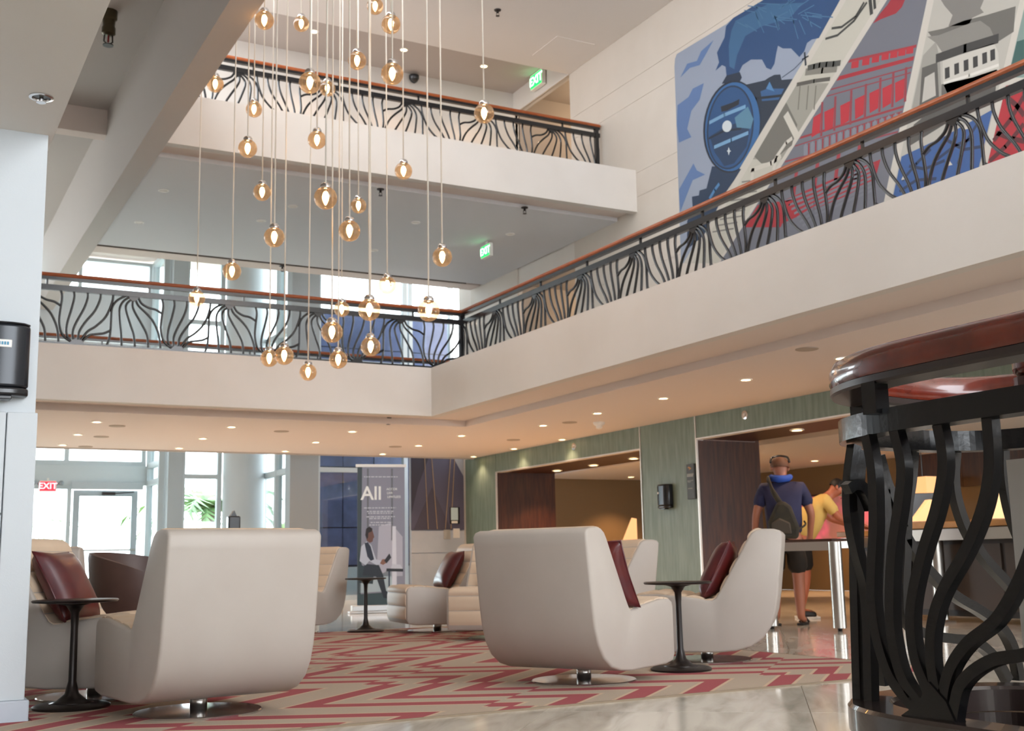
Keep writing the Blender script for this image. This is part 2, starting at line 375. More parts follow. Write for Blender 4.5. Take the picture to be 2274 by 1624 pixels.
# ---- third-floor walls and the high ceiling
struct(MB().box(2.75, XW+.08, 18.1, 18.2, ZF2, 9.4).build('wall_third_floor', mat('third_floor_paint', '#cdc8c2', .8)))
c3 = struct(MB().box(XBM-.2, XW+.1, -6, 16.1, 8.9, 9.0).build('ceiling_atrium', mat('atrium_ceiling', '#dbd5cf', .85)))
MB().box(XBM-.2, XW+.1, 16.05, 18.2, 9.3, 9.4).build('ceiling_recess', mat('ceiling_recess_shade', '#b5aca6', .85), c3)  # shade of the recess put into a darker ceiling colour
MB().box(XBM-.2, XW+.1, 16.05, 16.1, 8.95, 9.35).build('recess_edge', M['plaster_ceil'], c3)
MB().box(9.05, 9.75, 14.9, 15.7, 8.895, 8.90).build('access_hatch', c3.data.materials[0], c3)

# ---- beam and raised bay on the left
struct(MB().box(XBM, 2.9, -6, 24.9, ZC2-.02, 7.4).build('trim_beam_left', M['beam_grey']))
cl = struct(MB().box(-6, XBM, -6, 25.3, 7.3, 7.42).build('ceiling_left_bay', M['beam_grey']))
MB().box(-6, XBM, 17.0, 17.25, 6.92, 7.3).build('cross_beam', M['plaster_ceil'], cl)
struct(MB().box(-5.1, -5.0, -6, 25.2, 0, 7.4).build('wall_left_blocker', M['plaster']))  # unseen wall added to keep daylight off the left bay
struct(MB().box(-6, 10.1, -6.2, -6.0, 0, 1.6).box(-6, 2.6, -6.2, -6.0, 3.1, 9.4).build('wall_front_blocker', M['plaster']))  # unseen wall, its openings shaped to limit the sky light
# ---- low soffit over the near column, the column itself
so = struct(MB().box(-4, .675, -3.0, 6.6, 2.87, 3.2).build('ceiling_soffit', mat('soffit_paint', '#e4e0da', .8, bump=(120, .04, .002))))
co = struct(MB().box(-.9, .648, 6.06, 6.5, 0, 2.87).build('wall_column', M['white_paint']))
for (x0, x1, z0, z1) in ((-.9, .515, .965, 1.447), (-.9, .515, .10, .955), (.52, .656, .10, 1.447)):
    MB().box(x0, x1, 6.02, 6.06, z0, z1).build('cladding_panel', M['white_paint'], co, bevel=.004)
MB().box(.648, .656, 6.06, 6.54, .10, 1.447).build('cladding_panel', M['white_paint'], co)
MB().box(-.95, .675, 6.0, 6.56, 0, .10).build('plinth', M['stonelight'], co, bevel=.006)

# ================================================================== lobby front: windows, doors, walls
nw = [0]
def window(px_y, x0, x1, z0, z1, mull=(), trans=(), axis='y', t=.09, d=.14):
    """glazed frame in the plane y = const (axis 'y') or x = const (axis 'x')"""
    nw[0] += 1; p = px_y
    def B(a0, a1, c0, c1, dd=d):
        return MB().box(a0, a1, p-dd/2, p+dd/2, c0, c1) if axis == 'y' else MB().box(p-dd/2, p+dd/2, a0, a1, c0, c1)
    fr = struct(B(x0, x1, z0, z0+t).build('window_%d' % nw[0], M['frame']))
    B(x0, x1, z1-t, z1).build('window_head', M['frame'], fr)
    for x in (x0, x1-t): B(x+.001, x+t-.001, z0+.002, z1-.002, d*.97).build('window_jamb', M['frame'], fr)
    for x in mull: B(x-t/2, x+t/2, z0+.002, z1-.002, d*.93).build('mullion', M['frame'], fr)
    for zz in trans: B(x0+t*.6, x1-t*.6, zz-t/2, zz+t/2, d*.8).build('transom', M['frame'], fr)
    xs = [x0+t/2]+list(mull)+[x1-t/2]; zs = [z0+t/2]+list(trans)+[z1-t/2]
    for i in range(len(xs)-1):
        for j in range(len(zs)-1): B(xs[i], xs[i+1], zs[j], zs[j+1], .012).build('pane', M['glass'], fr)
    return fr
YD, YG, YS = 25.0, 23.5, 21.5
# door wall: fixed light beside a leaf, transom lights above, tall windows on top
window(YD, -1.6, 4.86, 2.765, 4.3, mull=(-.2, 1.35, 3.30))
window(YD, -1.6, 4.88, 6.40, 7.10, mull=(-.2, 1.35, 3.42), t=.07)
struct(MB().box(-1.6, 4.95, YD-.06, YD+.1, 4.3, 6.40).build('wall_spandrel', mat('spandrel_paint', '#c3c8cc', .7)))
hd = struct(MB().box(-1.6, 4.95, YD-.12, YD+.06, 2.36, 2.76).build('trim_door_header', M['frame']))
window(YD, 1.3, 3.42, 0, 2.36, mull=(), t=.08)
def door(n, x0, x1):
    d = struct(MB().box(x0, x0+.12, YD-.05, YD+.03, 0, 2.26).box(x1-.12, x1, YD-.05, YD+.03, 0, 2.26).box(x0+.12, x1-.12, YD-.05, YD+.03, 2.14, 2.26).box(x0+.12, x1-.12, YD-.05, YD+.03, 0, .22).build('door_%d' % n, mat('door_frame', '#a9b4ba', .4)))
    MB().box(x0+.12, x1-.12, YD-.02, YD-.01, .22, 2.14).build('pane', M['glass'], d)
    MB().tube([(x0+.04, YD-.13, 1.05), (x1-.04, YD-.13, 1.05)], .018, 8).box(x0+.05, x0+.08, YD-.13, YD-.04, 1.03, 1.07).box(x1-.08, x1-.05, YD-.13, YD-.04, 1.03, 1.07).build('push_bar', M['steel'], d)
    MB().box(x0+.55, x0+.80, YD-.12, YD-.05, 2.16, 2.22).tube([(x0+.7, YD-.1, 2.19), (x1-.1, YD-.16, 2.22)], .012, 6).build('door_closer', M['table_dark'], d)
    return d
door(1, 3.46, 4.72)
struct(MB().box(3.40, 4.80, YD-.18, YD-.10, 2.27, 2.42).build('trim_door_operator', mat('operator_cover', '#b4bdc2', .4)))
window(YD, -1.6, 1.3, 0, 2.36, mull=(-.2,), t=.08)
# return from the door wall to the window wall (glazed)
window(4.93, YG+.16, YD-.08, .0, 7.10, mull=(), trans=(2.40, 2.76, 5.2), axis='x', t=.1)
# grey pier, window with the palm, round column
struct(MB().box(4.98, 5.27, YG-.15, YG+.15, 0, 7.15).build('wall_pier', mat('pier_grey', '#b6c0c6', .6)))
window(YG, 5.24, 6.06, 0, 7.10, trans=(2.46, 3.6, 5.6))
struct(MB().lathe([(.42, 0), (.42, 7.15)], 6.46, YG-.25, 40).build('wall_round_column', mat('column_grey', '#c4cbcf', .5), smooth=True))
window(6.87, YS, YG-.1, 0, 7.10, mull=(22.3,), trans=(2.46, 5.2), axis='x', t=.11)
struct(MB().box(6.80, 7.36, YS-.18, YS+.12, 0, 7.15).build('wall_pier_wide', mat('pier_dark_grey', '#a2a8ac', .6)))
# slate wall seen through the right-hand glazing
sl = struct(MB().box(7.55, 10.6, YS+.62, YS+.75, 0, 5.8).build('wall_slate', mat('slate_joint', '#333a4c', .8)))
for i, (x0, x1) in enumerate(((7.56, 8.12), (8.14, 8.78), (8.80, 9.55), (9.57, 10.55))):
    for (z0, z1) in ((.02, .62), (.66, 1.38), (1.40, 2.58), (2.60, 3.9), (3.92, 5.0), (5.02, 5.78)):
        MB().box(x0, x1, YS+.58, YS+.62, z0, z1).build('slate_panel', M['slate'] if z0 > .64 else M['stonelight'], sl)
window(YS, 7.34, 9.26, 0, 7.10, trans=(2.48, 4.6), t=.09)
window(YS, 9.30, 10.3, 3.3, 7.10, t=.08)
# stone wall with the mural print between the glazing and the green veneer
gy = struct(MB().box(8.93, 10.15, 20.52, 20.62, 0, 3.1).build('wall_stone', M['stonelight']))
for (z0, z1) in ((.0, .845), (.86, 1.27)):
    MB().box(8.92, 10.13, 20.495, 20.52, z0, z1).build('stone_panel', M['stonelight'], gy)
art = MB().box(8.92, 10.13, 20.49, 20.52, 1.285, 3.0).build('printed_panel', flat('art_mauve', '#57566c'), gy)
MB().prism([(9.62, 3.0), (10.13, 3.0), (10.13, 2.15)], 20.484, 20.49, 1).build('printed_shape', flat('art_pale', '#a4a7ae'), gy)
MB().prism([(8.92, 3.0), (9.42, 3.0), (9.05, 2.1), (8.92, 1.6)], 20.484, 20.49, 1).build('printed_shape', flat('art_dark', '#3d3b4a'), gy)
MB().prism([(8.96, 1.29), (9.75, 1.29), (9.35, 2.1)], 20.485, 20.49, 1).build('printed_shape', flat('art_plum', '#4b4757'), gy)
for (xa, xb) in ((9.18, 9.26), (9.32, 9.45), (9.86, 9.74), (9.78, 9.62)):
    MB().tube([(xa, 20.48, 3.0), (xb, 20.48, 1.3)], .008, 5).build('printed_cord', flat('art_cord', '#a88f74'), gy)
tag(MB().box(9.72, 9.92, 20.455, 20.49, 1.40, 1.72).build('wall_screen_unit', M['rubber'], bevel=.008), 'small black wall terminal with a pale screen on the mauve print', 'terminal')
scr = bpy.data.objects['wall_screen_unit']; MB().box(9.73, 9.88, 20.45, 20.456, 1.47, 1.71).build('screen', mat('pale_screen', '#bcd3d8', .2), scr); MB().box(9.74, 9.87, 20.45, 20.456, 1.41, 1.455).build('card_slot', M['plastic_w'], scr)
for i, (xx, zz, lb) in enumerate(((9.66, 1.20, 'square grey switch plate under the mauve print, left of the pair'), (9.86, 1.22, 'white switch plate under the small wall terminal, right of the pair'))):
    o = tag(MB().box(xx-.07, xx+.07, 20.48, 20.495, zz-.09, zz+.09).build('switch_plate', M['plastic_w'] if i else M['trim_metal'], bevel=.004), lb, 'switch')
    MB().box(xx-.02, xx+.02, 20.472, 20.482, zz-.035, zz+.035).build('rocker', M['trim_metal'] if not i else M['plastic_w'], o)

# ================================================================== planting outside
leafm = mat('palm_leaf', '#4f8048', .5, noise=(6, '#86a860', .8))
bushm = mat('bush_leaf', '#6f9a4a', .5, noise=(9, '#a8c468', .9))
def palm(loc, s, label):
    t = thing('palm', label, 'palm', loc)
    MB().tube([(0, 0, 0), (.02, .02, .5*s), (0, .05, 1.0*s)], [.12*s, .1*s, .08*s], 8).build('trunk', mat('palm_trunk', '#6a5a48', .9), t)
    fr = MB()
    for k in range(15):
        a = 2*PI*k/15+random.uniform(-.2, .2); el = random.uniform(.2, 1.1); L_ = s*random.uniform(.8, 1.15)
        prev = Vector((0, .05, 1.0*s)); dirv = Vector((math.cos(a)*math.cos(el), math.sin(a)*math.cos(el), math.sin(el)))
        for j in range(9):
            nxt = prev+dirv*(L_/9); dirv = (dirv+Vector((0, 0, -.16))).normalized()
            side = dirv.cross(Vector((0, 0, 1))).normalized()
            for sg in (-1, 1):
                tip = nxt+side*sg*(.34*s*(1-j/11))+dirv*.12*s-Vector((0, 0, .05*s))
                fr.add([prev, prev+dirv*.03*s+Vector((0, 0, .008)), nxt, tip], [(0, 1, 2), (0, 2, 3)])
            prev = nxt
    fr.build('fronds', leafm, t)
    return t
palm((6.55, 26.4, 0), 1.9, 'green palm outside the tall window left of the round column')
palm((2.9, 31, 0), 1.6, 'faint small palm far outside the glazed doors')
def bush(loc, r, label, col=None):
    mb = MB()
    for k in range(420):
        v = Vector((random.gauss(0, 1), random.gauss(0, 1), random.gauss(0, 1))).normalized()*r*random.uniform(.55, 1)
        v.z = abs(v.z)*.95; u = Vector((random.uniform(-1, 1), random.uniform(-1, 1), random.uniform(-1, 1))).normalized(); q = u.cross(v+Vector((.01, 0, 0))).normalized(); s_ = r*.14
        mb.add([v-u*s_, v+q*s_*.6, v+u*s_, v-q*s_*.6], [(0, 1, 2, 3)])
    t = thing('bush', label, 'bush', loc); mb.build('foliage', col or bushm, t)
    MB().tube([(0, 0, 0), (0, 0, r*.6)], r*.12, 6).build('stem', mat('stem_brown', '#5a4a38', .9), t)
bush((5.5, 27.6, 0), .85, 'yellow-green bush below the palm outside the window')
bush((4.4, 27.2, 0), .55, 'low flowering bush seen through the bottom of the glazed door', mat('flower_bush', '#9aa070', .6, noise=(12, '#c98a94', 1.0)))
bush((9.2, 27.5, 0), 1.9, 'bright green bush outside, beside the slate wall')
bush((11.9, 32.5, 0), 2.3, 'larger green bush outside behind the slate wall gap')
# ================================================================== balustrades
TOPBARS = [[(-.05,.985),(-.10,.95),(-.17,.86),(-.213,.72),(-.219,.5),(-.221,.3),(-.232,.12),(-.255,0)],
 [(-.04,.95),(-.10,.87),(-.138,.72),(-.133,.5),(-.115,.25),(-.105,0)],
 [(-.02,.92),(-.068,.82),(-.075,.70),(-.03,.45),(.01,.25),(.028,0)],
 [(-.01,.90),(-.010,.78),(.022,.65),(.09,.45),(.145,.25),(.16,0)],
 [(.02,.90),(.05,.80),(.13,.67),(.20,.53),(.25,.35),(.275,.18),(.285,0)],
 [(.045,.95),(.08,.85),(.15,.78),(.23,.75),(.295,.68)]]
NB = .46
BOTBARS = [[(NB-.18,1),(NB-.160,.85),(NB-.172,.6),(NB-.178,.4),(NB-.155,.2),(NB-.10,.08),(NB-.03,.02)],
 [(NB-.055,1),(NB-.043,.87),(NB-.064,.65),(NB-.1,.38),(NB-.105,.2),(NB-.075,.07),(NB-.03,.02)],
 [(NB+.08,1),(NB+.085,.87),(NB+.055,.67),(NB-.014,.40),(NB-.045,.22),(NB-.035,.08),(NB-.01,.02)],
 [(NB+.21,1),(NB+.207,.86),(NB+.16,.64),(NB+.07,.41),(NB+.02,.24),(NB+.008,.1),(NB+.005,.02)],
 [(NB+.335,1),(NB+.325,.82),(NB+.27,.55),(NB+.18,.36),(NB+.10,.25),(NB+.05,.12),(NB+.02,.03)],
 [(NB+.322,.30),(NB+.26,.235),(NB+.18,.205),(NB+.12,.18),(NB+.07,.1),(NB+.04,.02)]]
def balustrade(name, label, origin, rz, length, period, phase, z0, nodes, post_at=(), stub0=.35, full=True):
    """local x runs along the rail; z0 = top of the handrail"""
    t = thing(name, label, 'railing', origin, rz)
    zt, zb = z0-.195, z0-.885
    wood = [(-.045, z0-.035), (-.045, z0-.02), (-.032, z0-.004), (-.015, z0), (.015, z0), (.032, z0-.004), (.045, z0-.02), (.045, z0-.035), (.03, z0-.05), (-.03, z0-.05)]
    MB().sweep([(0, 0, 0), (length, 0, 0)], wood).build('handrail', M['oak'], t, smooth=True)
    MB().box(0, length, -.028, .028, z0-.09, z0-.05).build('handrail_plate', M['black'], t)
    MB().box(0, length, -.024, .024, zt-.028, zt+.042).build('top_bar', M['black'], t)
    st = MB().box(-.012, .012, -.012, .012, zt+.04, z0-.085).mesh('stub', M['black'])
    x = stub0
    while x < length: link('stub', st, t, (x, 0, 0)); x += period
    if not full: return t
    MB().box(0, length, -.02, .02, zb-.025, zb+.012).build('bottom_bar', M['black'], t)
    for x in post_at: MB().box(x-.03, x+.03, -.03, .03, zb-.1, z0-.06).build('post', M['black'], t)
    H = zt-zb; cache = {}
    def bar(i, pts, k):
        base = phase+k*period
        p3 = [(u*period, 0, zb+v*H) for u, v in pts]
        lo = min(p[0] for p in p3)+base; hi = max(p[0] for p in p3)+base
        if hi < 0.02 or lo > length-.02: return
        if lo < 0.02 or hi > length-.02:
            sp = [p for p in smooth_path(p3, 4) if .02 <= p.x+base <= length-.02]
            if len(sp) < 3: return
            link('baluster', MB().tube(sp, .0155, 6, up=(0, 1, 0)).mesh('baluster', M['black'], 'all'), t, (base, 0, 0)); return
        if i not in cache: cache[i] = MB().tube(smooth_path(p3, 4), .0155, 6, up=(0, 1, 0)).mesh('baluster', M['black'], 'all')
        link('baluster', cache[i], t, (base, 0, 0))
    hubT = MB().prism([(-.075, zt-.02), (.075, zt-.02), (.045, zt-.055), (.015, zt-.085), (-.02, zt-.085), (-.05, zt-.055)], -.016, .016, 1).mesh('fan_hub', M['black'])
    hubB = MB().prism([(-.10, zb), (.09, zb), (.05, zb+.055), (-.05, zb+.055)], -.016, .016, 1).mesh('fan_hub', M['black'])
    k0 = int(math.floor(-phase/period))-1; k1 = int((length-phase)/period)+1
    for k in range(k0, k1+1):
        for i, b in enumerate(TOPBARS): bar(i, b, k)
        for i, b in enumerate(BOTBARS): bar(10+i, b, k)
        x = phase+k*period
        if .1 < x < length-.1: link('fan_hub', hubT, t, (x, 0, 0))
        x += NB*period
        if .1 < x < length-.1: link('fan_hub', hubB, t, (x, 0, 0))
    return t
balustrade('balcony_railing', 'black iron fan-pattern railing with wooden handrail along the far second-floor balcony', (.3, 15.18, 0), 0, 7.14, 1.24, 2.74-.3-2.48, 4.355, 1, (7.12,), .15)
balustrade('balcony_railing', 'long black iron fan-pattern railing running along the right balcony below the painted wall', (7.44, 3.4, 0), PI/2, 11.80, 1.142, 11.85-3.4-7*1.142, 4.355, 1, (), .3)
balustrade('balcony_railing', 'black iron fan-pattern railing with wooden handrail on the top balcony', (9.97, 15.18, 0), PI, 6.95, 1.255, 9.97-9.06, 7.66, 1, (.06,), .7)
balustrade('balcony_railing', 'plain wooden handrail at the back edge of the second floor, before the windows', (.3, 19.22, 0), 0, 9.6, 1.2, 0, 4.355, 1, (), .3, full=False)

# ================================================================== pendant cluster
GL = [(587,45,46),(669,53,34),(833,14,37),(868,54,43),(793,135,41),(871,164,50),(478,187,38),(688,184,50),(727,197,32),(564,243,36),(1075,252,45),(550,330,43),(704,311,41),(896,380,39),(582,427,39),(723,440,54),(796,457,34),(776,513,48),(609,527,50),(982,571,44),(515,603,43),(860,634,40),(437,663,37),(759,687,34),(820,688,50),(952,690,49),(737,738,48),(823,770,44),(751,799,41),(598,796,39),(631,790,42),(684,827,38)]
def cam_depth_point(px, py, d):
    return CAM + cF*d + cR*((px-IW/2)/FOC*d) - cU*((py-IH/2)/FOC*d)
R0 = .0925
me_globe = MB().sphere((0, 0, 0), R0, n=28, m_=18).mesh('globe', M['amber'], 'all')
me_cap = MB().lathe([(.012, .128), (.03, .122), (.043, .105), (.046, .085), (.044, .074)], n=20).mesh('cap', M['chrome'], 'all')
me_bulb = MB().lathe([(.004, -.058), (.014, -.040), (.024, -.008), (.026, .012), (.021, .036), (.012, .052)], n=14).mesh('bulb', M['bulb'], 'all')
me_sock = MB().lathe([(.012, .045), (.014, .06), (.014, .085)], n=12).mesh('socket', M['chrome'], 'all')
pend = []
for px, py, dia in GL:
    d = min(2*R0*FOC/dia, 13.6)
    while True:
        p = cam_depth_point(px, py, d)
        if p.x >= 3.0 or d > 15: break
        d += .05
    p.y = min(p.y, 14.05)
    pend.append((px, py, p))
order = sorted(range(len(pend)), key=lambda i: pend[i][0])
rank = {i: r for r, i in enumerate(order)}
def ordw(n):
    return ORD[n] if n < 20 else ('twenty-'+ORD[n-20])
for i, (px, py, p) in enumerate(pend):
    yl = 120+.186*(px-490)
    if py < 120: where = 'above the top balcony handrail'
    elif py < 215+.165*(px-434)-10: where = 'in front of the top railing'
    elif py < 317+.1453*(px-360): where = 'in front of the upper balcony edge'
    elif py < 600: where = 'in front of the grey second-floor ceiling'
    elif py < 757+.067*(px-83)-12: where = 'in front of the lower railing'
    else: where = 'in front of the lower balcony edge'
    r = rank[i]
    side = ('%s from the left' % ordw(r)) if r < 16 else (('%s from the right' % ordw(31-r)) if r < 31 else 'farthest right')
    t = thing('pendant_lamp', 'amber globe pendant, %s, %s' % (side, where), 'pendant lamp', p, 0, 'hanging globe lamps')
    link('cap', me_cap, t); link('bulb', me_bulb, t); link('socket', me_sock, t); link('globe', me_globe, t)
    H = 8.9-p.z
    MB().tube([(0, 0, .12), (random.uniform(-.01, .01), 0, H*.5), (0, 0, H)], .0068, 6).build('cord', M['cordw'], t, smooth='all')

# ================================================================== recessed downlights
me_trim = MB().lathe([(.075, 0), (.075, -.008), (.055, -.010), (.052, 0)], n=24, cap=False).mesh('trim_ring', M['plastic_w'], True)
me_lens = MB().lathe([(.053, -.002), (.0525, .004)], n=20).mesh('lens', M['lamp_warm'])
me_off = MB().lathe([(.053, -.001), (.0525, .004)], n=20).mesh('lens', mat('unlit_lens', '#e6e2da', .4))
def downlight(x, y, z, label, group, energy, col=(1, .67, .45), lit=True, size=110, scale=1.0):
    t = thing('recessed_downlight', label, 'downlight', (x, y, z), 0, group); t.scale = (scale,)*3
    link('trim_ring', me_trim, t); link('lens', me_lens if lit else me_off, t)
    if lit and energy:
        L = bpy.data.lights.new('downlight_beam', 'SPOT'); L.energy = energy; L.color = col; L.spot_size = math.radians(size); L.spot_blend = .6; L.shadow_soft_size = .05
        o = bpy.data.objects.new('downlight_beam', L); COL.objects.link(o); o.parent = t; o.location = (0, 0, -.02)
DE = 37
cols = (2.51, 4.33, 6.15, 7.97, 9.82); cn = ('nearest the white column', 'second from the white column', 'in the middle column', 'second from the green wall', 'nearest the green wall')
rows = (16.25, 17.9, 19.5); rn = ('front', 'middle', 'back')
for i, x in enumerate(cols):
    for j, y in enumerate(rows):
        downlight(x, y+.03*i, ZC1, 'small glowing downlight in the %s row under the far balcony, %s' % (rn[j], cn[i]), 'ground-floor ceiling downlights', DE if i < 4 else 12)
for i, y in enumerate((14.70, 13.19, 11.645, 10.05, 8.55)):
    downlight(8.5-.02*i, y, ZC1, 'glowing downlight in the row under the right balcony, %s from the far end' % ORD[i], 'ground-floor ceiling downlights', DE)
for i, (px, py) in enumerate(((1237, 1045), (1318, 1033), (1407, 1018), (1770, 957))):
    p = at(px, py, 2, 2.287); downlight(p.x, p.y, 2.286 if i < 3 else 2.300, ('round bright downlight in the wooden soffit of the far portal, %s from the left' % ORD[i]) if i < 3 else 'round bright downlight in the wooden soffit of the near portal', 'portal downlights', 95, (1, .56, .25), scale=1.25)
for i, (px, py) in enumerate(((1321, 1070), (1401, 1059), (1809, 1023))):
    p = at(px, py, 2, 2.36); downlight(p.x, p.y, 2.36, ('warm ceiling light deep inside the far portal, %s of two from the left' % ORD[i]) if i < 2 else 'warm ceiling light deep inside the near portal above the two people', 'reception ceiling lights', 95, (1, .56, .25), scale=1.2)
for i, x in enumerate((5.82, 7.41, 8.94)):
    downlight(x, 17.23, 9.3, 'tiny glowing downlight over the top balcony, %s from the left' % ORD[i], 'top balcony downlights', 35)
for i, (px, py) in enumerate(((363, 423), (309, 494), (580, 490), (650, 458), (923, 494), (1133, 520), (830, 556))):
    p = at(px, py, 2, ZC2); downlight(p.x, p.y, ZC2, 'unlit white ceiling disc in the grey second-floor ceiling, %s in from the left' % ORD[[1,0,2,3,5,6,4][i]], 'unlit second-floor ceiling discs', 0, lit=False)

# ================================================================== ceiling fittings
me_spk = MB().lathe([(.11, 0), (.11, -.006), (.10, -.010)], n=24).mesh('grille', mat('grille_paint', '#a89a8c', .8))
for i, (px, py, lb) in enumerate(((260, 946, 'flat round ceiling grille near the white column, nearer one'), (225, 970, 'flat round ceiling grille near the white column, middle one'), (190, 992, 'flat round ceiling grille near the white column, farthest one'), (625, 958, 'flat round ceiling grille under the far balcony, left of centre'), (878, 992, 'flat round ceiling grille under the far balcony, above the banner'), (1140, 977, 'flat round ceiling grille by the corner of the green wall'), (1265, 938, 'flat round ceiling grille beside the smoke detector'), (1792, 775, 'flat round ceiling grille on the right above the second-nearest downlight'), (2110, 733, 'flat round ceiling grille above the curved wooden handrail'))):
    p = at(px, py, 2, ZC1); o = tag(link('ceiling_grille', me_spk, None, (p.x, p.y, ZC1)), lb, 'grille', 'round ceiling grilles')
p = at(1330, 938, 2, ZC1)
t = thing('smoke_detector', 'white smoke detector hanging below the ground-floor ceiling', 'smoke detector', (p.x, p.y, ZC1))
MB().lathe([(.085, 0), (.085, -.02), (.06, -.05)], n=24).build('base', M['plastic_w'], t, smooth=True); MB().lathe([(.045, -.05), (.045, -.085), (.02, -.10)], n=20).build('sensor', M['plastic_w'], t, smooth=True)
def sprinkler(loc, label, s=1.0, pipe=0.0, col='table_dark'):
    t = thing('sprinkler', label, 'sprinkler', loc, 0); t.scale = (s,)*3
    MB().lathe([(.055, 0), (.05, -.012), (.02, -.014)], n=18).build('escutcheon', M[col], t, smooth=True)
    MB().lathe([(.018, -.012), (.018, -.05-pipe), (.010, -.055-pipe)], n=10).build('body', M[col], t, smooth=True)
    MB().tube([(-.02, 0, -.05-pipe), (-.022, 0, -.08-pipe), (0, 0, -.095-pipe), (.022, 0, -.08-pipe), (.02, 0, -.05-pipe)], .004, 5).build('yoke', M[col], t)
    MB().lathe([(.030, -.096-pipe), (.030, -.100-pipe)], n=14).build('deflector', M[col], t)
for px, py, z, lb in ((845, 420, ZC2, 'dark sprinkler in the second-floor ceiling behind the pendants'), (1165, 461, ZC2, 'dark sprinkler in the second-floor ceiling near the upper balcony end'), (627, 591, ZC2, 'dark sprinkler above the far windows, left one'), (815, 662, ZC2-.0, 'dark sprinkler above the far windows, right one'), (862, 928, 2.72, 'small sprinkler under the lower balcony edge'), (1105, 22, 8.9, 'dark sprinkler in the high atrium ceiling')):
    p = at(px, py, 2, z)
    if lb.startswith('dark sprinkler above the far windows, right'): p = at(815, 652, 2, z); p.y = 19.85
    sprinkler((p.x, p.y, z), lb)
p = at(92, 215, 2, 2.87)
t = thing('sprinkler', 'recessed sprinkler with a chrome ring in the soffit above the white column', 'sprinkler', (p.x, p.y, 2.87))
MB().lathe([(.055, 0), (.055, -.006), (.042, -.008), (.04, 0)], n=24, cap=False).build('ring', M['chrome'], t, smooth=True); MB().lathe([(.04, -.0005), (.0395, .002)], n=20).build('cup', M['rubber'], t)
MB().lathe([(.010, 0), (.010, -.025)], n=10).build('body', M['chrome'], t); MB().lathe([(.022, -.026), (.022, -.029)], n=12).build('deflector', M['chrome'], t)
p = at(243, 25, 2, 7.3)
t = thing('sprinkler', 'bronze drop sprinkler with a thick collar hanging by the grey beam at upper left', 'sprinkler', (p.x, p.y, 7.3))
MB().lathe([(.095, 0), (.095, -.10), (.075, -.12), (.07, -.20), (.08, -.22), (.08, -.29), (.05, -.31)], n=22).build('collar', mat('bronze', '#57503f', .3, .8), t, smooth=True)
MB().tube([(-.045, 0, -.31), (-.05, 0, -.39), (0, 0, -.43), (.05, 0, -.39), (.045, 0, -.31)], .010, 6).build('yoke', M['table_dark'], t); MB().lathe([(.012, -.31), (.012, -.40)], n=8).build('glass_bulb', mat('red_glass', '#8a1f22', .2), t); MB().lathe([(.062, -.43), (.062, -.44)], n=16).build('deflector', M['table_dark'], t)
p = at(925, 170, 1, 17.9)
t = thing('dome_camera', 'small dark dome camera on the third-floor wall', 'camera', (p.x, 18.1, p.z)); MB().lathe([(.09, .06), (.09, .0), (.06, -.05), (.02, -.08)], 0, -.09, n=18).build('dome', M['rubber'], t, smooth=True); MB().box(-.04, .04, -.05, 0, -.02, .05).build('bracket', M['plastic_w'], t)
p = at(1400, 1087, 0, 15.8)
t = thing('dome_camera', 'small black camera on the taupe wall inside the far portal', 'camera', (15.99, p.y, p.z)); MB().box(-.08, 0, -.05, .05, -.04, .06).build('bracket', M['plastic_w'], t); MB().sphere((-.12, 0, 0), .075, n=14, m_=9).build('dome', M['rubber'], t, smooth='all')

# exit signs
def exit_sign(loc, rz, label, face, glow, s=1.0, lamps=False):
    t = thing('exit_sign', label, 'exit sign', loc, rz); t.scale = (s,)*3
    MB().box(-.16, .16, -.03, .03, -.22, 0).build('housing', M['plastic_w'], t)
    MB().box(-.145, .145, -.034, -.03, -.205, -.02).build('face', face, t)
    text_mesh('lettering', 'EXIT', .17, glow, t, Matrix.Translation((0, -.0355, -.113)) @ Matrix.Rotation(PI/2, 4, 'X'), bold=.004)
    MB().box(-.02, .02, -.012, .012, 0, .05).build('stem', M['plastic_w'], t)
    if lamps:
        for sx in (-1, 1): MB().tube([(sx*.16, 0, -.08), (sx*.22, -.02, -.05)], .02, 8).sphere((sx*.25, -.03, -.05), .05, n=12, m_=8).build('emergency_lamp', mat('lamp_grey', '#8b9498', .4), t)
    return t
gface = mat('exit_green', '#0f8a3c', .5, emis='#19c455', estr=1.3); gglow = mat('exit_green_text', '#b8ffd0', .5, emis='#c8ffd8', estr=1.4)
rface = mat('exit_red_face', '#f2c8cc', .5, emis='#ffb8c0', estr=.8); rglow = mat('exit_red', '#d0202e', .5, emis='#e8283a', estr=1.0)
exit_sign((8.66, 16.7, ZC2-.05), -PI/2, 'green exit sign hanging from the grey second-floor ceiling', gface, gglow)
exit_sign((9.93, 17.05, 9.30), -PI/2, 'green exit sign on the header at the top balcony', gface, gglow, 1.3)
p = at(110, 1068, 1, 24.6)
exit_sign((p.x, 24.85, p.z+.02), 0, 'red exit sign with two lamp heads over the glazed doors', rglow, rface, 1.0, True)
for i, (px, py, lb) in enumerate(((1275, 992, 'round chrome wall rosette on the green header of the far portal'), (1655, 922, 'round chrome wall rosette on the dark header of the near portal'))):
    p = at(px, py, 0, XW); t = thing('wall_rosette', lb, 'rosette', (XW, p.y, p.z), 0)
    MB().lathe([(.062, 0), (.058, .014), (.035, .016), (.03, .008)], n=22).xf(Matrix.Rotation(-PI/2, 4, 'Y')).build('rosette', M['chrome'], t, smooth=True)
    MB().lathe([(.022, .008), (.018, .028)], n=14).xf(Matrix.Rotation(-PI/2, 4, 'Y')).build('nozzle', M['trim_metal'], t, smooth=True)
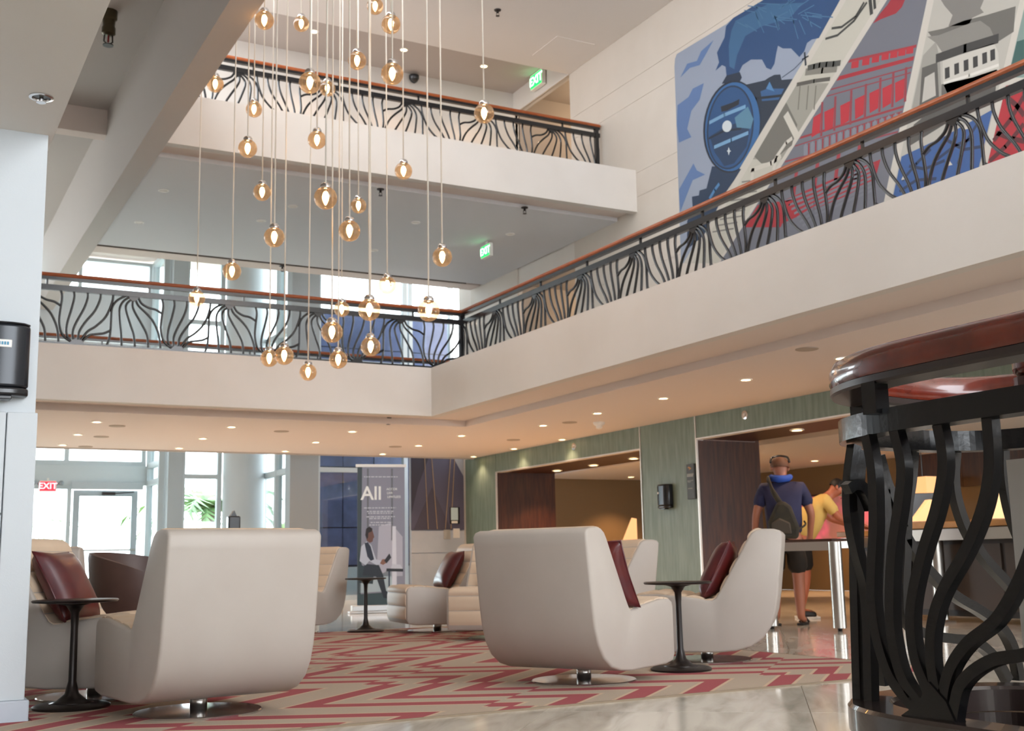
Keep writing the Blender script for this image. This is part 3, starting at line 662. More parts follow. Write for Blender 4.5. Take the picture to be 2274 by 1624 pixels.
# ================================================================== painted mural on the boards of the right wall
mu = thing('mural', 'large painted mural of trains and buildings on the boarded right wall', 'mural', (0, 0, 0))
def P3(zx, zy): p = at(1200+zx/3.24857, zy/3.24857, 0, XW); return (p.y, p.z)       # measured on the left part of the mural
def P4(zx, zy): p = at(1574+zx/3.24857, zy/3.24857, 0, XW); return (p.y, p.z)       # measured on the right part
def paint(name, pts, col, layer, f=P3):
    m_ = flat('paint_'+col.lstrip('#'), tuple(c*.66 for c in lin(col)[:3])+(1,), .55)
    poly = [f(*q) for q in pts]
    return MB().prism(poly, XW-.0006*layer-.0006, XW-.0006*layer, 0).build(name, m_, mu)
def stroke(name, pts, wd, col, layer, f=P3):
    pp = [Vector((0, *f(*q))) for q in pts]; mb = MB(); x1 = XW-.0006*layer; x0 = x1-.0006
    for i in range(len(pp)-1):
        d = (pp[i+1]-pp[i]); 
        if d.length < 1e-5: continue
        d.normalize(); nrm = Vector((0, -d.z, d.y))*(wd/2)
        a, b = pp[i]-d*wd*.2, pp[i+1]+d*wd*.2
        mb.prism([((a+nrm).y, (a+nrm).z), ((b+nrm).y, (b+nrm).z), ((b-nrm).y, (b-nrm).z), ((a-nrm).y, (a-nrm).z)], x0, x1, 0)
    return mb.build(name, flat('paint_'+col.lstrip('#'), tuple(c*.66 for c in lin(col)[:3])+(1,), .55), mu)
# boundaries of the slanted strips (right-part measure), extended downwards and upwards
def ln(a, b, y): t = (y-a[1])/(b[1]-a[1]); return a[0]+(b[0]-a[0])*t
def L1(y): return ln((945, 0), (120, 1390), y)
def L2(y): return ln((992, 0), (178, 1390), y)
def L3(y): return ln((1240, 0), (470, 1240), y)
def L4(y): return ln((1287, 0), (530, 1190), y)
def L5(y): return ln((1575, 0), (1265, 1450), y)
def L6(y): return ln((1625, 0), (1320, 1430), y)
def L7(y): return ln((2245, 0), (1960, 1190), y)
def L8(y): return ln((2290, 0), (2010, 1190), y)
T_, B_ = -420, 1900
# white ground for the whole right part
paint('white_ground', [(L1(T_), T_), (3000, T_), (3000, B_), (L1(B_), B_)], '#d9d2c6', 1, P4)
paint('blue_sky_ground', [(985, 390), (1340, 175), (1392, 130), (1610, 0), (1640, -300), (2380, -300)]+[(L1(y)+1214.96, y) for y in (0, 700, 1390, 1900)]+[(1015, 1900), (1003, 1530), (968, 480), (972, 425)], '#a3adc0', 2)
for pts in ([(1010, 560), (1060, 460), (1130, 440), (1160, 370), (1250, 290), (1190, 400), (1150, 470), (1080, 490)], [(990, 760), (1070, 700), (1100, 640), (1180, 600), (1150, 720), (1090, 800), (1060, 930), (1090, 990), (1000, 1030), (985, 900)], [(1000, 1370), (1050, 1280), (1105, 1180), (1130, 1230), (1190, 1260), (1100, 1300), (1060, 1400), (1010, 1530)]):
    paint('sky_smudge', pts, '#6584b6', 3)
smoke = [(1640, -200), (1610, 0), (1392, 130), (1340, 190), (1330, 270), (1275, 380), (1290, 450), (1265, 510), (1312, 470), (1337, 482), (1345, 560), (1430, 530), (1460, 470), (1520, 430), (1600, 430), (1632, 490), (1665, 503), (1690, 460), (1702, 390), (1715, 330), (1750, 350), (1810, 350), (1870, 412), (1905, 370), (1925, 310), (1960, 285), (2010, 275), (2160, 5), (2280, -200)]
paint('smoke', smoke, '#1f4c7e', 4)
paint('smoke_core', [(1410, 150), (1640, 30), (1900, 20), (1800, 130), (1600, 190), (1480, 260), (1420, 400), (1400, 500), (1365, 480), (1360, 330), (1380, 220)], '#3a6c98', 5)
random.seed(3)
for k in range(30):
    cx, cy = random.uniform(1420, 2040), random.uniform(20, 230); a = random.choice((.5, -.55, 1.2, .1))+random.uniform(-.1, .1); ln_ = random.uniform(40, 80)
    if cy > 330-.12*cx+150 or cx-1215 > L1(cy)-40: continue
    stroke('smoke_hatch', [(cx-ln_*math.cos(a), cy-ln_*math.sin(a)), (cx+ln_*math.cos(a), cy+ln_*math.sin(a))], .012, '#4a7aa2', 6)
def clipL1(p): return (min(p[0], L1(p[1])+1214.96), p[1])
paint('boiler', [clipL1(q) for q in ((1490, 610), (1620, 580), (1650, 560), (1690, 540), (1732, 538), (1742, 577), (1860, 570), (1760, 740), (1680, 880), (1600, 1010), (1540, 1120), (1500, 1160))], '#13293f', 5)
paint('boiler_light', [(1590, 660), (1640, 640), (1760, 640), (1720, 720), (1600, 730)], '#2d5f93', 6)
stroke('boiler_rail', [(1540, 712), (1640, 702), (1745, 690)], .035, '#0d1c2c', 7)
paint('dome', [(1630, 640), (1655, 590), (1690, 660)], '#4f88bd', 7)
paint('chimney', [(1310, 605), (1345, 545), (1440, 520), (1455, 560), (1440, 592)], '#122a44', 6)
paint('chimney_neck', [(1330, 660), (1345, 590), (1420, 580), (1420, 650), (1380, 720)], '#1b4673', 6)
def ell(cx, cy, rx, ry, tilt, n=40):
    return [(cx+rx*math.cos(2*PI*k/n)*math.cos(tilt)-ry*math.sin(2*PI*k/n)*math.sin(tilt), cy+rx*math.cos(2*PI*k/n)*math.sin(tilt)+ry*math.sin(2*PI*k/n)*math.cos(tilt)) for k in range(n)]
paint('underframe', [(1240, 1200), (1450, 1220), (1400, 1300), (1330, 1400), (1290, 1480), (1250, 1560), (1180, 1700), (1060, 1800), (1060, 1600), (1100, 1500), (1095, 1420), (1145, 1410), (1150, 1375), (1200, 1360), (1215, 1300)], '#143354', 6)
paint('front_rim', [clipL1(q) for q in ell(1385, 915, 207, 335, .10)], '#0e2136', 7)
paint('front_ring', [clipL1(q) for q in ell(1388, 915, 196, 322, .10)], '#2f6ba6', 8)
paint('front_ring_dark', [clipL1(q) for q in ell(1372, 920, 168, 305, .10)], '#123253', 9)
paint('front_face', [clipL1(q) for q in ell(1372, 920, 156, 292, .10)], '#1e5489', 10)
paint('front_shade', [(1225, 985), (1330, 920), (1500, 860), (1510, 960), (1490, 1060), (1400, 1180), (1330, 1200), (1260, 1100)], '#143a60', 11)
paint('front_glint', [(1405, 850), (1500, 770), (1540, 860), (1520, 930), (1420, 920)], '#5d8fab', 12)
stroke('front_band', [(1225, 885), (1330, 830), (1480, 770)], .05, '#7fb0d8', 13)
stroke('front_band', [(1260, 1062), (1380, 1010), (1500, 960)], .05, '#7fb0d8', 13)
stroke('front_band', [(1220, 1000), (1330, 945), (1450, 930)], .03, '#0c2238', 13)
paint('headlight', ell(1350, 912, 34, 42, .2, 18), '#dfe9ee', 14)
paint('number_plate', [(1305, 770), (1390, 740), (1440, 715), (1435, 755), (1350, 800), (1310, 808)], '#0c1c2e', 13)
paint('star', [(1362, 1062), (1370, 1085), (1380, 1090), (1370, 1096), (1362, 1122), (1356, 1096), (1348, 1090), (1356, 1085)], '#dfe9ee', 14)
stroke('buffer', [(1225, 1430), (1260, 1370), (1290, 1330)], .05, '#4f88bd', 8)
stroke('wire', [(1745, 560), (1830, 500), (1900, 430)], .012, '#2a3a4c', 6); stroke('pole', [(1908, 380), (1916, 470)], .03, '#1d2b3a', 7); stroke('pole', [(1890, 430), (1935, 405)], .02, '#1d2b3a', 7)
# strip 2: house in sepia grey
def q24(y0, y1, a, b): return [(a(y0), y0), (b(y0), y0), (b(y1), y1), (a(y1), y1)]
paint('sepia_ground', q24(T_, B_, L2, L3), '#cfcabb', 2, P4)
paint('sepia_mid', q24(600, 1150, L2, L3), '#a7a397', 3, P4)
paint('sepia_dark', [(L2(760), 760), (560, 740), (640, 900), (600, 1050), (450, 1170), (380, 1180), (L2(1130), 1130)], '#77736a', 4, P4)
stroke('sepia_roof', [(720, 490), (760, 480), (800, 470), (850, 465), (900, 462), (L3(455)-12, 455)], .07, '#4a4a44', 5, P4)
stroke('sepia_eave', [(705, 520), (820, 505), (L3(495)-14, 495)], .09, '#8a867b', 4, P4); stroke('sepia_eave', [(640, 610), (760, 585), (L3(570)-14, 570)], .05, '#5a564e', 5, P4)
for xx in (660, 720, 775): stroke('sepia_post', [(xx, 620), (xx-14, 790)], .02, '#7d796e', 5, P4)
stroke('sepia_beam', [(560, 830), (640, 990)], .10, '#dcd6c8', 6, P4); stroke('sepia_beam', [(300, 1230), (450, 1180), (L3(1130)-20, 1130)], .06, '#dcd6c8', 6, P4); stroke('sepia_beam', [(320, 1220), (310, 1330)], .06, '#dcd6c8', 6, P4)
stroke('sepia_arch', [(470, 1220), (490, 1130), (560, 1030), (600, 1000)], .05, '#e0dacd', 6, P4)
stroke('sepia_wire', [(890, 205), (960, 195), (1060, 120), (1120, 20)], .03, '#3c3c38', 5, P4); stroke('sepia_wire', [(845, 280), (930, 255), (1050, 150), (1140, 20)], .03, '#3c3c38', 5, P4); stroke('sepia_pylon', [(1165, 0), (1175, 100)], .05, '#33332f', 5, P4); stroke('sepia_pylon', [(1195, 0), (1200, 60)], .04, '#33332f', 5, P4)
for i in range(9):
    y = 1300+i*45; stroke('sepia_step', [(L2(y)+10, y+14), (L3(y)-30, y-10)], .02, '#84807a', 5, P4)
# strip 3: red building on grey
paint('red_ground', q24(T_, B_, L4, L5), '#74757f', 2, P4)
paint('red_smoke', [(L4(170)+6, 170), (1235, 100), (1290, 35), (1350, -60), (1440, -60), (1395, 50), (1350, 98), (1240, 140)], '#a8202f', 3, P4)
def band(y0l, y0r, h, col, layer, inset=6):
    paint('red_band', [(L4(y0l)+inset, y0l), (L5(y0r)-inset, y0r), (L5(y0r+h)-inset, y0r+h*.9), (L4(y0l+h)+inset, y0l+h)], col, layer, P4)
band(430, 322, 24, '#a82a36', 3); band(550, 405, 34, '#b01326', 3); band(640, 480, 12, '#9a3440', 3); band(690, 520, 10, '#9a3440', 3); band(985, 760, 20, '#a02733', 3); band(1050, 800, 10, '#9a3440', 3); band(1160, 945, 14, '#9a3440', 3)
for (x, y) in ((1060, 465), (1138, 445), (1208, 425), (1278, 407), (1340, 392), (1398, 377), (1455, 362)):
    paint('small_window', [(x-28, y-16), (x+24, y-28), (x+20, y+22), (x-32, y+30)], '#c01a2c', 4, P4)
for (x, y) in ((775, 900), (870, 860), (985, 815), (1090, 770), (1195, 725), (1288, 690), (1380, 650)):
    w_, h_ = 35, 70
    pts = [(x-w_, y-h_+18), (x+w_, y-h_-16), (x+w_-8, y+h_-14), (x-w_+2, y+h_+22)]
    paint('tall_window', [(max(q[0], L4(q[1])+8), q[1]) for q in pts], '#c3142a', 4, P4)
    stroke('pilaster', [(x+w_+10, y-h_-90), (x+w_+2, y+h_+10)], .035, '#9a3440', 4, P4)
for i in range(14):
    x = 700+50*i; y = 1075-17*i
    if x > L5(y)-20 or x < L4(y)+20: continue
    paint('arch', [(x-14, y+50), (x-14, y-20), (x, y-40), (x+14, y-24), (x+14, y+44)], '#888a95', 4, P4); stroke('arch_edge', [(x+24, y-40), (x+22, y+44)], .025, '#a02733', 4, P4)
for i in range(4):
    x = 640+150*i; y = 1190-45*i; stroke('red_column', [(x, y), (x-30, y+240)], .06, '#a82a36', 4, P4)
paint('red_lower', [(560, 1440), (760, 1350), (1000, 1250), (1240, 1150), (1200, 1300), (980, 1420), (760, 1510), (560, 1600), (470, 1640)], '#ad1528', 4, P4)
for i in range(7):
    y = 1420+i*30; stroke('red_scroll', [(560+20*i, y+30), (760, y-40), (1000, y-150), (1190, y-230)], .03, '#7c7d88', 5, P4)
paint('red_lower', [(L4(1480)+10, 1480), (600, 1440), (520, 1640), (L4(1640)+10, 1640)], '#b01326', 5, P4)
# strip 4: grey train above, blue below
paint('grey_train_ground', q24(T_, B_, L6, L7), '#c4bfb4', 2, P4)
paint('grey_smoke', [(1640, -60), (2010, -60), (1960, 60), (1985, 90), (1900, 130), (1880, 180), (1730, 190), (1760, 110), (1700, 40)], '#85817a', 3, P4)
paint('grey_roof_far', [(L6(230)+6, 230), (1700, 205), (1840, 150), (2000, 110), (2215, 45), (2200, 230), (2090, 300), (2000, 200), (1900, 200), (1640, 310)], '#6e6a63', 3, P4)
paint('grey_roof', [(L6(265)+8, 265), (1660, 255), (1880, 170), (1960, 150), (2030, 200), (2070, 290), (1900, 350), (1700, 400), (1640, 310)], '#8f8b83', 4, P4)
stroke('grey_eave', [(1650, 420), (1850, 350), (2080, 280)], .10, '#35322e', 5, P4)
paint('grey_body', [(1688, 440), (1880, 370), (2060, 310), (2090, 380), (2100, 520), (1900, 600), (1720, 670), (1690, 600)], '#d6d1c6', 5, P4)
for (x, y) in ((1722, 525), (1790, 495), (1858, 470), (1925, 445), (1992, 418), (2050, 395)):
    paint('grey_window', [(x-18, y-32), (x+16, y-44), (x+18, y+34), (x-16, y+48)], '#2b2926', 6, P4)
stroke('grey_line', [(1700, 600), (1880, 545), (2090, 470)], .03, '#f0ece2', 6, P4)
paint('grey_shadow', [(1680, 610), (1900, 560), (2080, 500), (2090, 560), (1680, 720)], '#6a6660', 5, P4)
paint('grey_cab', [(L6(400)+8, 400), (1640, 300), (1670, 440), (1680, 720), (1520, 790), (L6(780)+8, 780)], '#a5a198', 4, P4)
paint('grey_cab_dark', [(1540, 490), (1650, 450), (1662, 700), (1520, 780)], '#5d5a54', 5, P4); paint('grey_cab_light', [(1560, 560), (1630, 520), (1640, 690), (1540, 740)], '#c9c4ba', 6, P4)
paint('grey_track', [(1480, 900), (1700, 720), (2080, 560), (2060, 740), (1700, 900), (1440, 1060)], '#56524c', 4, P4)
paint('blue_lower', [(L6(1130)+8, 1130), (1700, 985), (L7(790)-6, 790), (L7(1900)-6, 1900), (L6(1900)+8, 1900)], '#2e5c9e', 5, P4)
for pts in ([(1400, 1300), (1500, 1180), (1600, 1080)], [(1450, 1200), (1560, 1220), (1700, 1160)], [(1650, 1150), (1780, 1050), (1900, 1000)], [(1800, 1180), (1860, 1020), (1960, 860)], [(1700, 1000), (1840, 1080), (1960, 1060)], [(1380, 1380), (1500, 1300), (1640, 1290)]):
    stroke('blue_line', pts, .035, '#152f58', 6, P4)
for (x, y) in ((1410, 1280), (1735, 1180), (1850, 920)): paint('pale_fleck', [(x-20, y+20), (x, y-25), (x+25, y+10)], '#d9d2c6', 7, P4)
# strip 5: green train above, red below
paint('green_strip', [(L8(T_), T_), (3000, T_), (3000, 560), (L8(560), 560)], '#8aa09a', 2, P4)
paint('green_train', [(L8(300)+4, 300), (2700, 160), (2700, 420), (L8(470)+4, 470)], '#2f5d58', 3, P4)
paint('red_strip', [(L8(620), 620), (3000, 400), (3000, 1900), (L8(1900), 1900)], '#bb1226', 3, P4)
for pts in ([(2060, 1010), (2180, 860), (2270, 700)], [(2030, 1160), (2140, 1060), (2270, 900)], [(2080, 960), (2180, 1000), (2274, 1020)], [(2150, 700), (2220, 760), (2274, 830)]):
    stroke('red_truss', pts, .05, '#5e0c18', 4, P4)

# ================================================================== seating
US, ZS, HW = 1.05, .955, .372
PROF = [(.02,.10),(.0,.14),(.0,.42),(.012,.452),(.04,.468),(.14,.472),(.40,.438),(.445,.426),(.477,.424),(.50,.44),(.53,.49),(.62,.66),(.71,.83),(.735,.868),(.765,.888),(.80,.895),(.87,.893),(.905,.882),(.92,.86),(.915,.80),(.875,.46),(.855,.34),(.825,.25),(.775,.175),(.70,.12),(.61,.092),(.50,.082),(.10,.085)]
PROF = [(u*US, z*ZS) for u, z in PROF]; UC = .40*US
def chair_body():
    mb = MB(); n = len(PROF); cu = sum(p[0] for p in PROF)/n; cz = sum(p[1] for p in PROF)/n
    # rings across the width, the outermost ones drawn in to round the edges
    rings = [(-HW, .014), (-HW+.003, .007), (-HW+.008, .002), (-HW+.016, 0), (HW-.016, 0), (HW-.008, .002), (HW-.003, .007), (HW, .014)]
    P_ = [Vector(p) for p in PROF]; nor = []
    for i in range(n):
        t = (P_[(i+1) % n]-P_[i-1]); t.normalize(); nor.append(Vector((t.y, -t.x)))
    sgn = 1 if (P_[5]+nor[5]*.01).y < P_[5].y else -1           # inwards at the seat top
    vs_ = []; fs_ = []
    for w_, ins in rings:
        for i in range(n):
            q = P_[i]+nor[i]*ins*sgn; vs_.append((UC-q.x, w_, q.y))
    R_ = len(rings)
    for r in range(R_-1):
        for i in range(n): fs_.append((r*n+i, r*n+(i+1) % n, (r+1)*n+(i+1) % n, (r+1)*n+i))
    fs_ += [tuple(range(n)), tuple(range((R_-1)*n, R_*n))[::-1]]
    return mb.add(vs_, fs_)
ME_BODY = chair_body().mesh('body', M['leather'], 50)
def inner_path():
    return smooth_path([(p[0], 0, p[1]) for p in [PROF[1], PROF[2], PROF[3], PROF[4], PROF[5], PROF[6], PROF[7], PROF[8], PROF[9], PROF[10], PROF[11], PROF[12], PROF[13], PROF[14], PROF[15]]], 6)
def channels():
    pts = [Vector((p.x, p.z)) for p in inner_path()]; L_ = [0]
    for i in range(1, len(pts)): L_.append(L_[-1]+(pts[i]-pts[i-1]).length)
    def pos(s):
        for i in range(1, len(pts)):
            if L_[i] >= s: t = (s-L_[i-1])/max(L_[i]-L_[i-1], 1e-6); return pts[i-1].lerp(pts[i], t)
        return pts[-1]
    tot = L_[-1]; N = 11; out = []
    for k in range(N):
        a, b = tot*k/N+.003, tot*(k+1)/N-.003; m_ = 7; vs_ = []; fs_ = []
        for j in range(m_+1):
            t = j/m_; s = a+(b-a)*t; p = pos(s); d = (pos(min(s+.01, tot))-pos(max(s-.01, 0))).normalized(); nv = Vector((-d.y, d.x))   # outwards (up/front)
            puff = .011*(1-(2*t-1)**4)+.0015
            for q, w_ in ((p-nv*.006, -HW+.022), (p+nv*puff*.55, -HW+.022), (p+nv*puff, -HW+.045), (p+nv*puff, HW-.045), (p+nv*puff*.55, HW-.022), (p-nv*.006, HW-.022)):
                vs_.append((UC-q.x, w_, q.y))
        for j in range(m_):
            for i in range(6): fs_.append((j*6+i, j*6+(i+1) % 6, (j+1)*6+(i+1) % 6, (j+1)*6+i))
        fs_ += [tuple(range(6)), tuple(range(m_*6, m_*6+6))[::-1]]
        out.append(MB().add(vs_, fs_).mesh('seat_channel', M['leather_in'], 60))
    return out
ME_CH = channels()
ME_POST = MB().lathe([(.041, .012), (.041, .10)], n=24).mesh('post', M['steel'], 'all')
ME_DISC = MB().lathe([(.30, 0), (.30, .008), (.295, .012), (.05, .018)], n=48).mesh('base_disc', M['chrome'], 30)
def armchair(x, y, deg, label):
    t = thing('lounge_chair', label, 'armchair', (x, y, .008), math.radians(deg), 'cream swivel lounge chairs')
    link('body', ME_BODY, t); link('post', ME_POST, t); link('base_disc', ME_DISC, t)
    for me in ME_CH: link('seat_channel', me, t)
    return t
def cushion_mesh():
    mb = MB(); n = 14; s = .21; vs_ = []; fs_ = []
    for side in (1, -1):
        for i in range(n+1):
            for j in range(n+1):
                u, v = -1+2*i/n, -1+2*j/n
                pin = 1-.10*(1-abs(u))*0-.06*(u*u*v*v)*-1
                ex = s*u*(1-.07*(1-v*v)); ey = s*v*(1-.07*(1-u*u)); h = .075*((1-u**4)*(1-v**4))**.55
                vs_.append((ex, ey, side*(h+.002)))
    m_ = (n+1)*(n+1)
    for q in (0, 1):
        for i in range(n):
            for j in range(n):
                a = q*m_+i*(n+1)+j; f = (a, a+n+1, a+n+2, a+1); fs_.append(f if q == 0 else f[::-1])
    edge = [i*(n+1) for i in range(n+1)]+[n*(n+1)+j for j in range(1, n+1)]+[i*(n+1)+n for i in range(n-1, -1, -1)]+[j for j in range(n-1, 0, -1)]
    for k in range(len(edge)):
        a, b = edge[k], edge[(k+1) % len(edge)]; fs_.append((a, b, b+m_, a+m_))
    return mb.add(vs_, fs_).mesh('cushion_cover', M['burgundy'], 'all')
ME_CU = cushion_mesh()
def cushion(ch, label, u=.44, w_=0.0, z=.60, tilt=62, spin=0):
    t = thing('throw_cushion', label, 'cushion', (0, 0, 0), 0, 'burgundy leather cushions')
    Mx = Matrix.Translation(ch.location) @ Matrix.Rotation(ch.rotation_euler.z, 4, 'Z') @ Matrix.Translation((UC-u*US, w_, z)) @ Matrix.Rotation(math.radians(tilt-180), 4, 'Y') @ Matrix.Rotation(math.radians(spin), 4, 'Z')
    t.matrix_world = Mx
    link('cushion_cover', ME_CU, t)
    pl = [(.198, y, 0) for y in (-.19, 0, .19)]
    MB().tube([(.205, -.205, 0), (.193, 0, 0), (.205, .205, 0), (0, .193, 0), (-.205, .205, 0), (-.193, 0, 0), (-.205, -.205, 0), (0, -.193, 0), (.205, -.205, 0)], .005, 6).build('piping', M['burgundy'], t, smooth='all')
CH = {}
CH[1] = armchair(1.41, 5.80, 98, 'large cream lounge chair seen from behind at lower left')
CH[9] = armchair(3.60, 5.83, 27, 'large cream lounge chair seen from behind in the centre, burgundy cushion in its seat')
CH[11] = armchair(4.95, 6.44, 137, 'cream lounge chair in side view beside the round table, back towards the reception')
CH[2] = armchair(1.10, 6.85, 327, 'cream lounge chair beside the white column, red-brown cushion against its back')
CH[3] = armchair(1.22, 10.3, 72, 'cream lounge chair far left in front of the glazed doors, seen from behind')
CH[5] = armchair(3.75, 11.75, 215, 'tan-lit lounge chair facing left behind the big left chair')
CH[7] = armchair(5.02, 10.90, 172, 'cream lounge chair near the banner with a pale green-lit front')
CH[8] = armchair(4.98, 9.45, 226, 'lounge chair facing the camera, partly hidden behind the central chair')
CH[10] = armchair(6.15, 9.75, 172, 'lounge chair behind the central chair, before the green panel')
cushion(CH[9], 'burgundy cushion leaning in the big central chair', .505, -.18, .60, 62)
cushion(CH[11], 'burgundy cushion leaning on the chair beside the reception', .505, .10, .60, 62)
cushion(CH[2], 'red-brown leather cushion on the chair beside the white column', .505, -.15, .60, 62)
cushion(CH[7], 'dark burgundy cushion on the chair near the banner', .505, .05, .60, 62)
cushion(CH[8], 'dark red cushion just left of the central chair back', .505, .0, .60, 62)
# brown tub chairs
def tub_mesh():
    mb = MB(); n = 28; vs_ = []; fs_ = []
    a0, a1 = math.radians(38), math.radians(322); prof = [(.30, .18, 0), (.335, .30, .2), (.36, .55, .6), (.375, 1, 1)]
    for k in range(n+1):
        a = a0+(a1-a0)*k/n; s = abs((k/n)*2-1); top = .80-.20*s**2.2
        ring = []
        for rr, zz in ((.27, .16), (.34, .30), (.375, top-.03), (.37, top), (.335, top), (.325, top-.04), (.28, .34), (.22, .22)):
            ring.append((rr*math.cos(a), rr*math.sin(a), zz if zz > .35 else zz))
        vs_ += ring
    for k in range(n):
        for i in range(8): fs_.append((k*8+i, k*8+(i+1) % 8, (k+1)*8+(i+1) % 8, (k+1)*8+i))
    fs_ += [tuple(range(8)), tuple(range(n*8, n*8+8))[::-1]]
    return mb.add(vs_, fs_).mesh('shell', M['brown'], 60)
ME_TUB = tub_mesh(); ME_TSEAT = MB().lathe([(.20, .17), (.29, .24), (.31, .34), (.29, .40), (.10, .42)], n=28).mesh('seat', M['brown'], 'all')
def tub(x, y, deg, label):
    t = thing('tub_chair', label, 'armchair', (x, y, .008), math.radians(deg), 'brown tub chairs')
    link('shell', ME_TUB, t); link('seat', ME_TSEAT, t)
    for sx in (-1, 1):
        for sy in (-1, 1): MB().tube([(sx*.17, sy*.17, .2), (sx*.23, sy*.23, 0)], [.018, .010], 8).build('leg', M['table_dark'], t, smooth='all')
tub(1.66, 8.45, 318, 'brown leather tub chair left of the big left chair, before the glazed doors')
tub(2.32, 7.95, 200, 'dark brown tub chair mostly hidden behind the big left chair')
# pedestal side tables
ME_TT = MB().lathe([(.15, .518), (.205, .522), (.212, .530), (.205, .536), (.05, .537)], n=40).mesh('table_top', M['table_dark'], 30)
ME_TP = MB().lathe([(.12, .022), (.075, .035), (.035, .07), (.020, .13), (.018, .40), (.022, .47), (.045, .505), (.10, .519)], n=24).mesh('pedestal', M['table_dark'], 'all')
ME_TB = MB().lathe([(.185, 0), (.188, .012), (.17, .022), (.10, .026)], n=40).mesh('foot', M['table_dark'], 30)
def side_table(x, y, label):
    t = thing('side_table', label, 'table', (x, y, .008), 0, 'small round pedestal tables')
    link('table_top', ME_TT, t); link('pedestal', ME_TP, t); link('foot', ME_TB, t)
p = at(158, 1576, 2, 0); side_table(p.x, p.y, 'small round dark pedestal table beside the white column')
p = at(1513, 1492, 2, 0); side_table(p.x, p.y, 'small round dark pedestal table between the central and right chairs')
p = at(812, 1405, 2, 0); side_table(p.x, p.y, 'small round dark pedestal table in front of the banner')
# rug
rug = tag(MB().box(0.69, 5.66, 4.97, 11.6, 0, .008).box(.1, .69, 4.97, 5.98, 0, .008).build('area_rug', M['carpet']), 'rose and beige fret-patterned rug under the lounge chairs', 'rug')
MB().box(0.1, 5.66, 4.955, 4.97, 0, .009).box(5.66, 5.675, 4.955, 11.6, 0, .009).build('rug_binding', mat('rug_edge', '#8a7a66', .95), rug)

# ================================================================== banner stand
ba = at(777, 1362, 2, 0); bb = at(888, 1358, 2, 0)
t = thing('banner_stand', 'tall grey roll-up banner showing a seated man and white lettering', 'banner', (6.30, 15.55, 0), math.radians(-12))
BW = .34
MB().box(-.46, .46, -.10, .10, 0, .03).box(-.42, .42, -.07, .07, .03, .11).build('base', mat('banner_base', '#d8dde0', .3, .3), t, bevel=.01)
MB().tube([(0, .05, .1), (0, .05, 2.06)], .012, 8).build('pole', M['steel'], t)
MB().box(-BW-.02, BW+.02, -.02, .02, 2.04, 2.08).build('top_rail', M['plastic_w'], t)
MB().box(-BW, BW, -.004, 0, .11, 2.04).build('sheet', flat('banner_grey', '#8a8c9c'), t)
def bp(name, pts, col, lay): return MB().prism([(a*BW, b) for a, b in pts], -.0045-.0006*lay, -.0040-.0006*lay, 1).build(name, flat('banner_'+col.lstrip('#'), col), t)
bp('print_drape', [(-1, .11), (-.86, .11), (-.80, 2.04), (-1, 2.04)], '#3c4a50', 1)
bp('print_glow', [(-.2, .5), (.9, .5), (.9, 1.05), (.4, 1.25), (-.1, 1.2)], '#b4b4c2', 1); bp('print_glow', [(.45, .35), (.65, .35), (.62, 1.2), (.47, 1.2)], '#d8dae4', 2)
for a, b in ((-.60, -.52), (.42, .50)): bp('print_curtain', [(a, 1.0), (b, 1.0), (b, 2.02), (a, 2.02)], '#6c7078', 1)
bp('print_floor', [(-1, .11), (1, .11), (1, .22), (.2, .28), (-1, .26)], '#3d5258', 2); bp('print_shine', [(-.9, .28), (.5, .30), (.4, .60), (-.2, .50), (-.9, .45)], '#aebfc6', 1)
bp('print_chair', [(-.95, .42), (-.35, .40), (-.30, .60), (-.80, .66), (-.95, .85)], '#2c3e46', 3)
bp('print_trousers', [(-.78, .52), (-.70, .68), (-.10, .66), (.08, .52), (.20, .30), (.36, .26), (.42, .20), (.10, .20), (-.05, .34), (-.22, .50)], '#26303c', 4)
bp('print_shirt', [(-.90, .72), (-.84, .92), (-.62, .99), (-.42, .94), (-.22, .74), (0, .72), (.06, .68), (-.20, .66), (-.50, .72), (-.66, .66)], '#bfc6d4', 5)
bp('print_waistcoat', [(-.70, .97), (-.56, .98), (-.44, .92), (-.30, .74), (-.44, .72), (-.58, .78)], '#2a3446', 6)
bp('print_head', [(-.60, 1.00), (-.66, 1.08), (-.62, 1.16), (-.50, 1.19), (-.38, 1.16), (-.33, 1.10), (-.29, 1.05), (-.34, 1.03), (-.36, .99), (-.48, .97)], '#6e4c44', 6); bp('print_hair', [(-.60, 1.02), (-.67, 1.08), (-.63, 1.17), (-.50, 1.20), (-.37, 1.17), (-.40, 1.13), (-.54, 1.11), (-.55, 1.05)], '#221d20', 7)
bp('print_hands', [(-.06, .68), (.04, .74), (.20, .74), (.22, .69), (.08, .66)], '#8a6152', 7); bp('print_tablet', [(.12, .72), (.34, .82), (.42, .76), (.22, .68)], '#2a2c34', 8)
bp('print_table', [(.22, .57), (.92, .56), (.92, .60), (.22, .61)], '#252b34', 8); bp('print_leg', [(.30, .25), (.36, .25), (.36, .57), (.30, .57)], '#2c3a50', 8); bp('print_papers', [(.40, .61), (.90, .60), (.80, .66), (.46, .67)], '#c9ccd6', 8)
bp('print_shoe', [(.18, .20), (.52, .18), (.54, .24), (.30, .28)], '#15181e', 8)
RX = Matrix.Rotation(PI/2, 4, 'X')
text_mesh('lettering', 'All', .27, M['print_white'], t, Matrix.Translation((-.14, -.0062, 1.66)) @ RX, bold=.004)
for s_, zz, xx in (('ACCOR', 1.725, .155), ('LIVE', 1.67, .125), ('LIMITLESS', 1.615, .185)): text_mesh('lettering', s_, .045, M['print_white'], t, Matrix.Translation((xx, -.0062, zz)) @ RX)
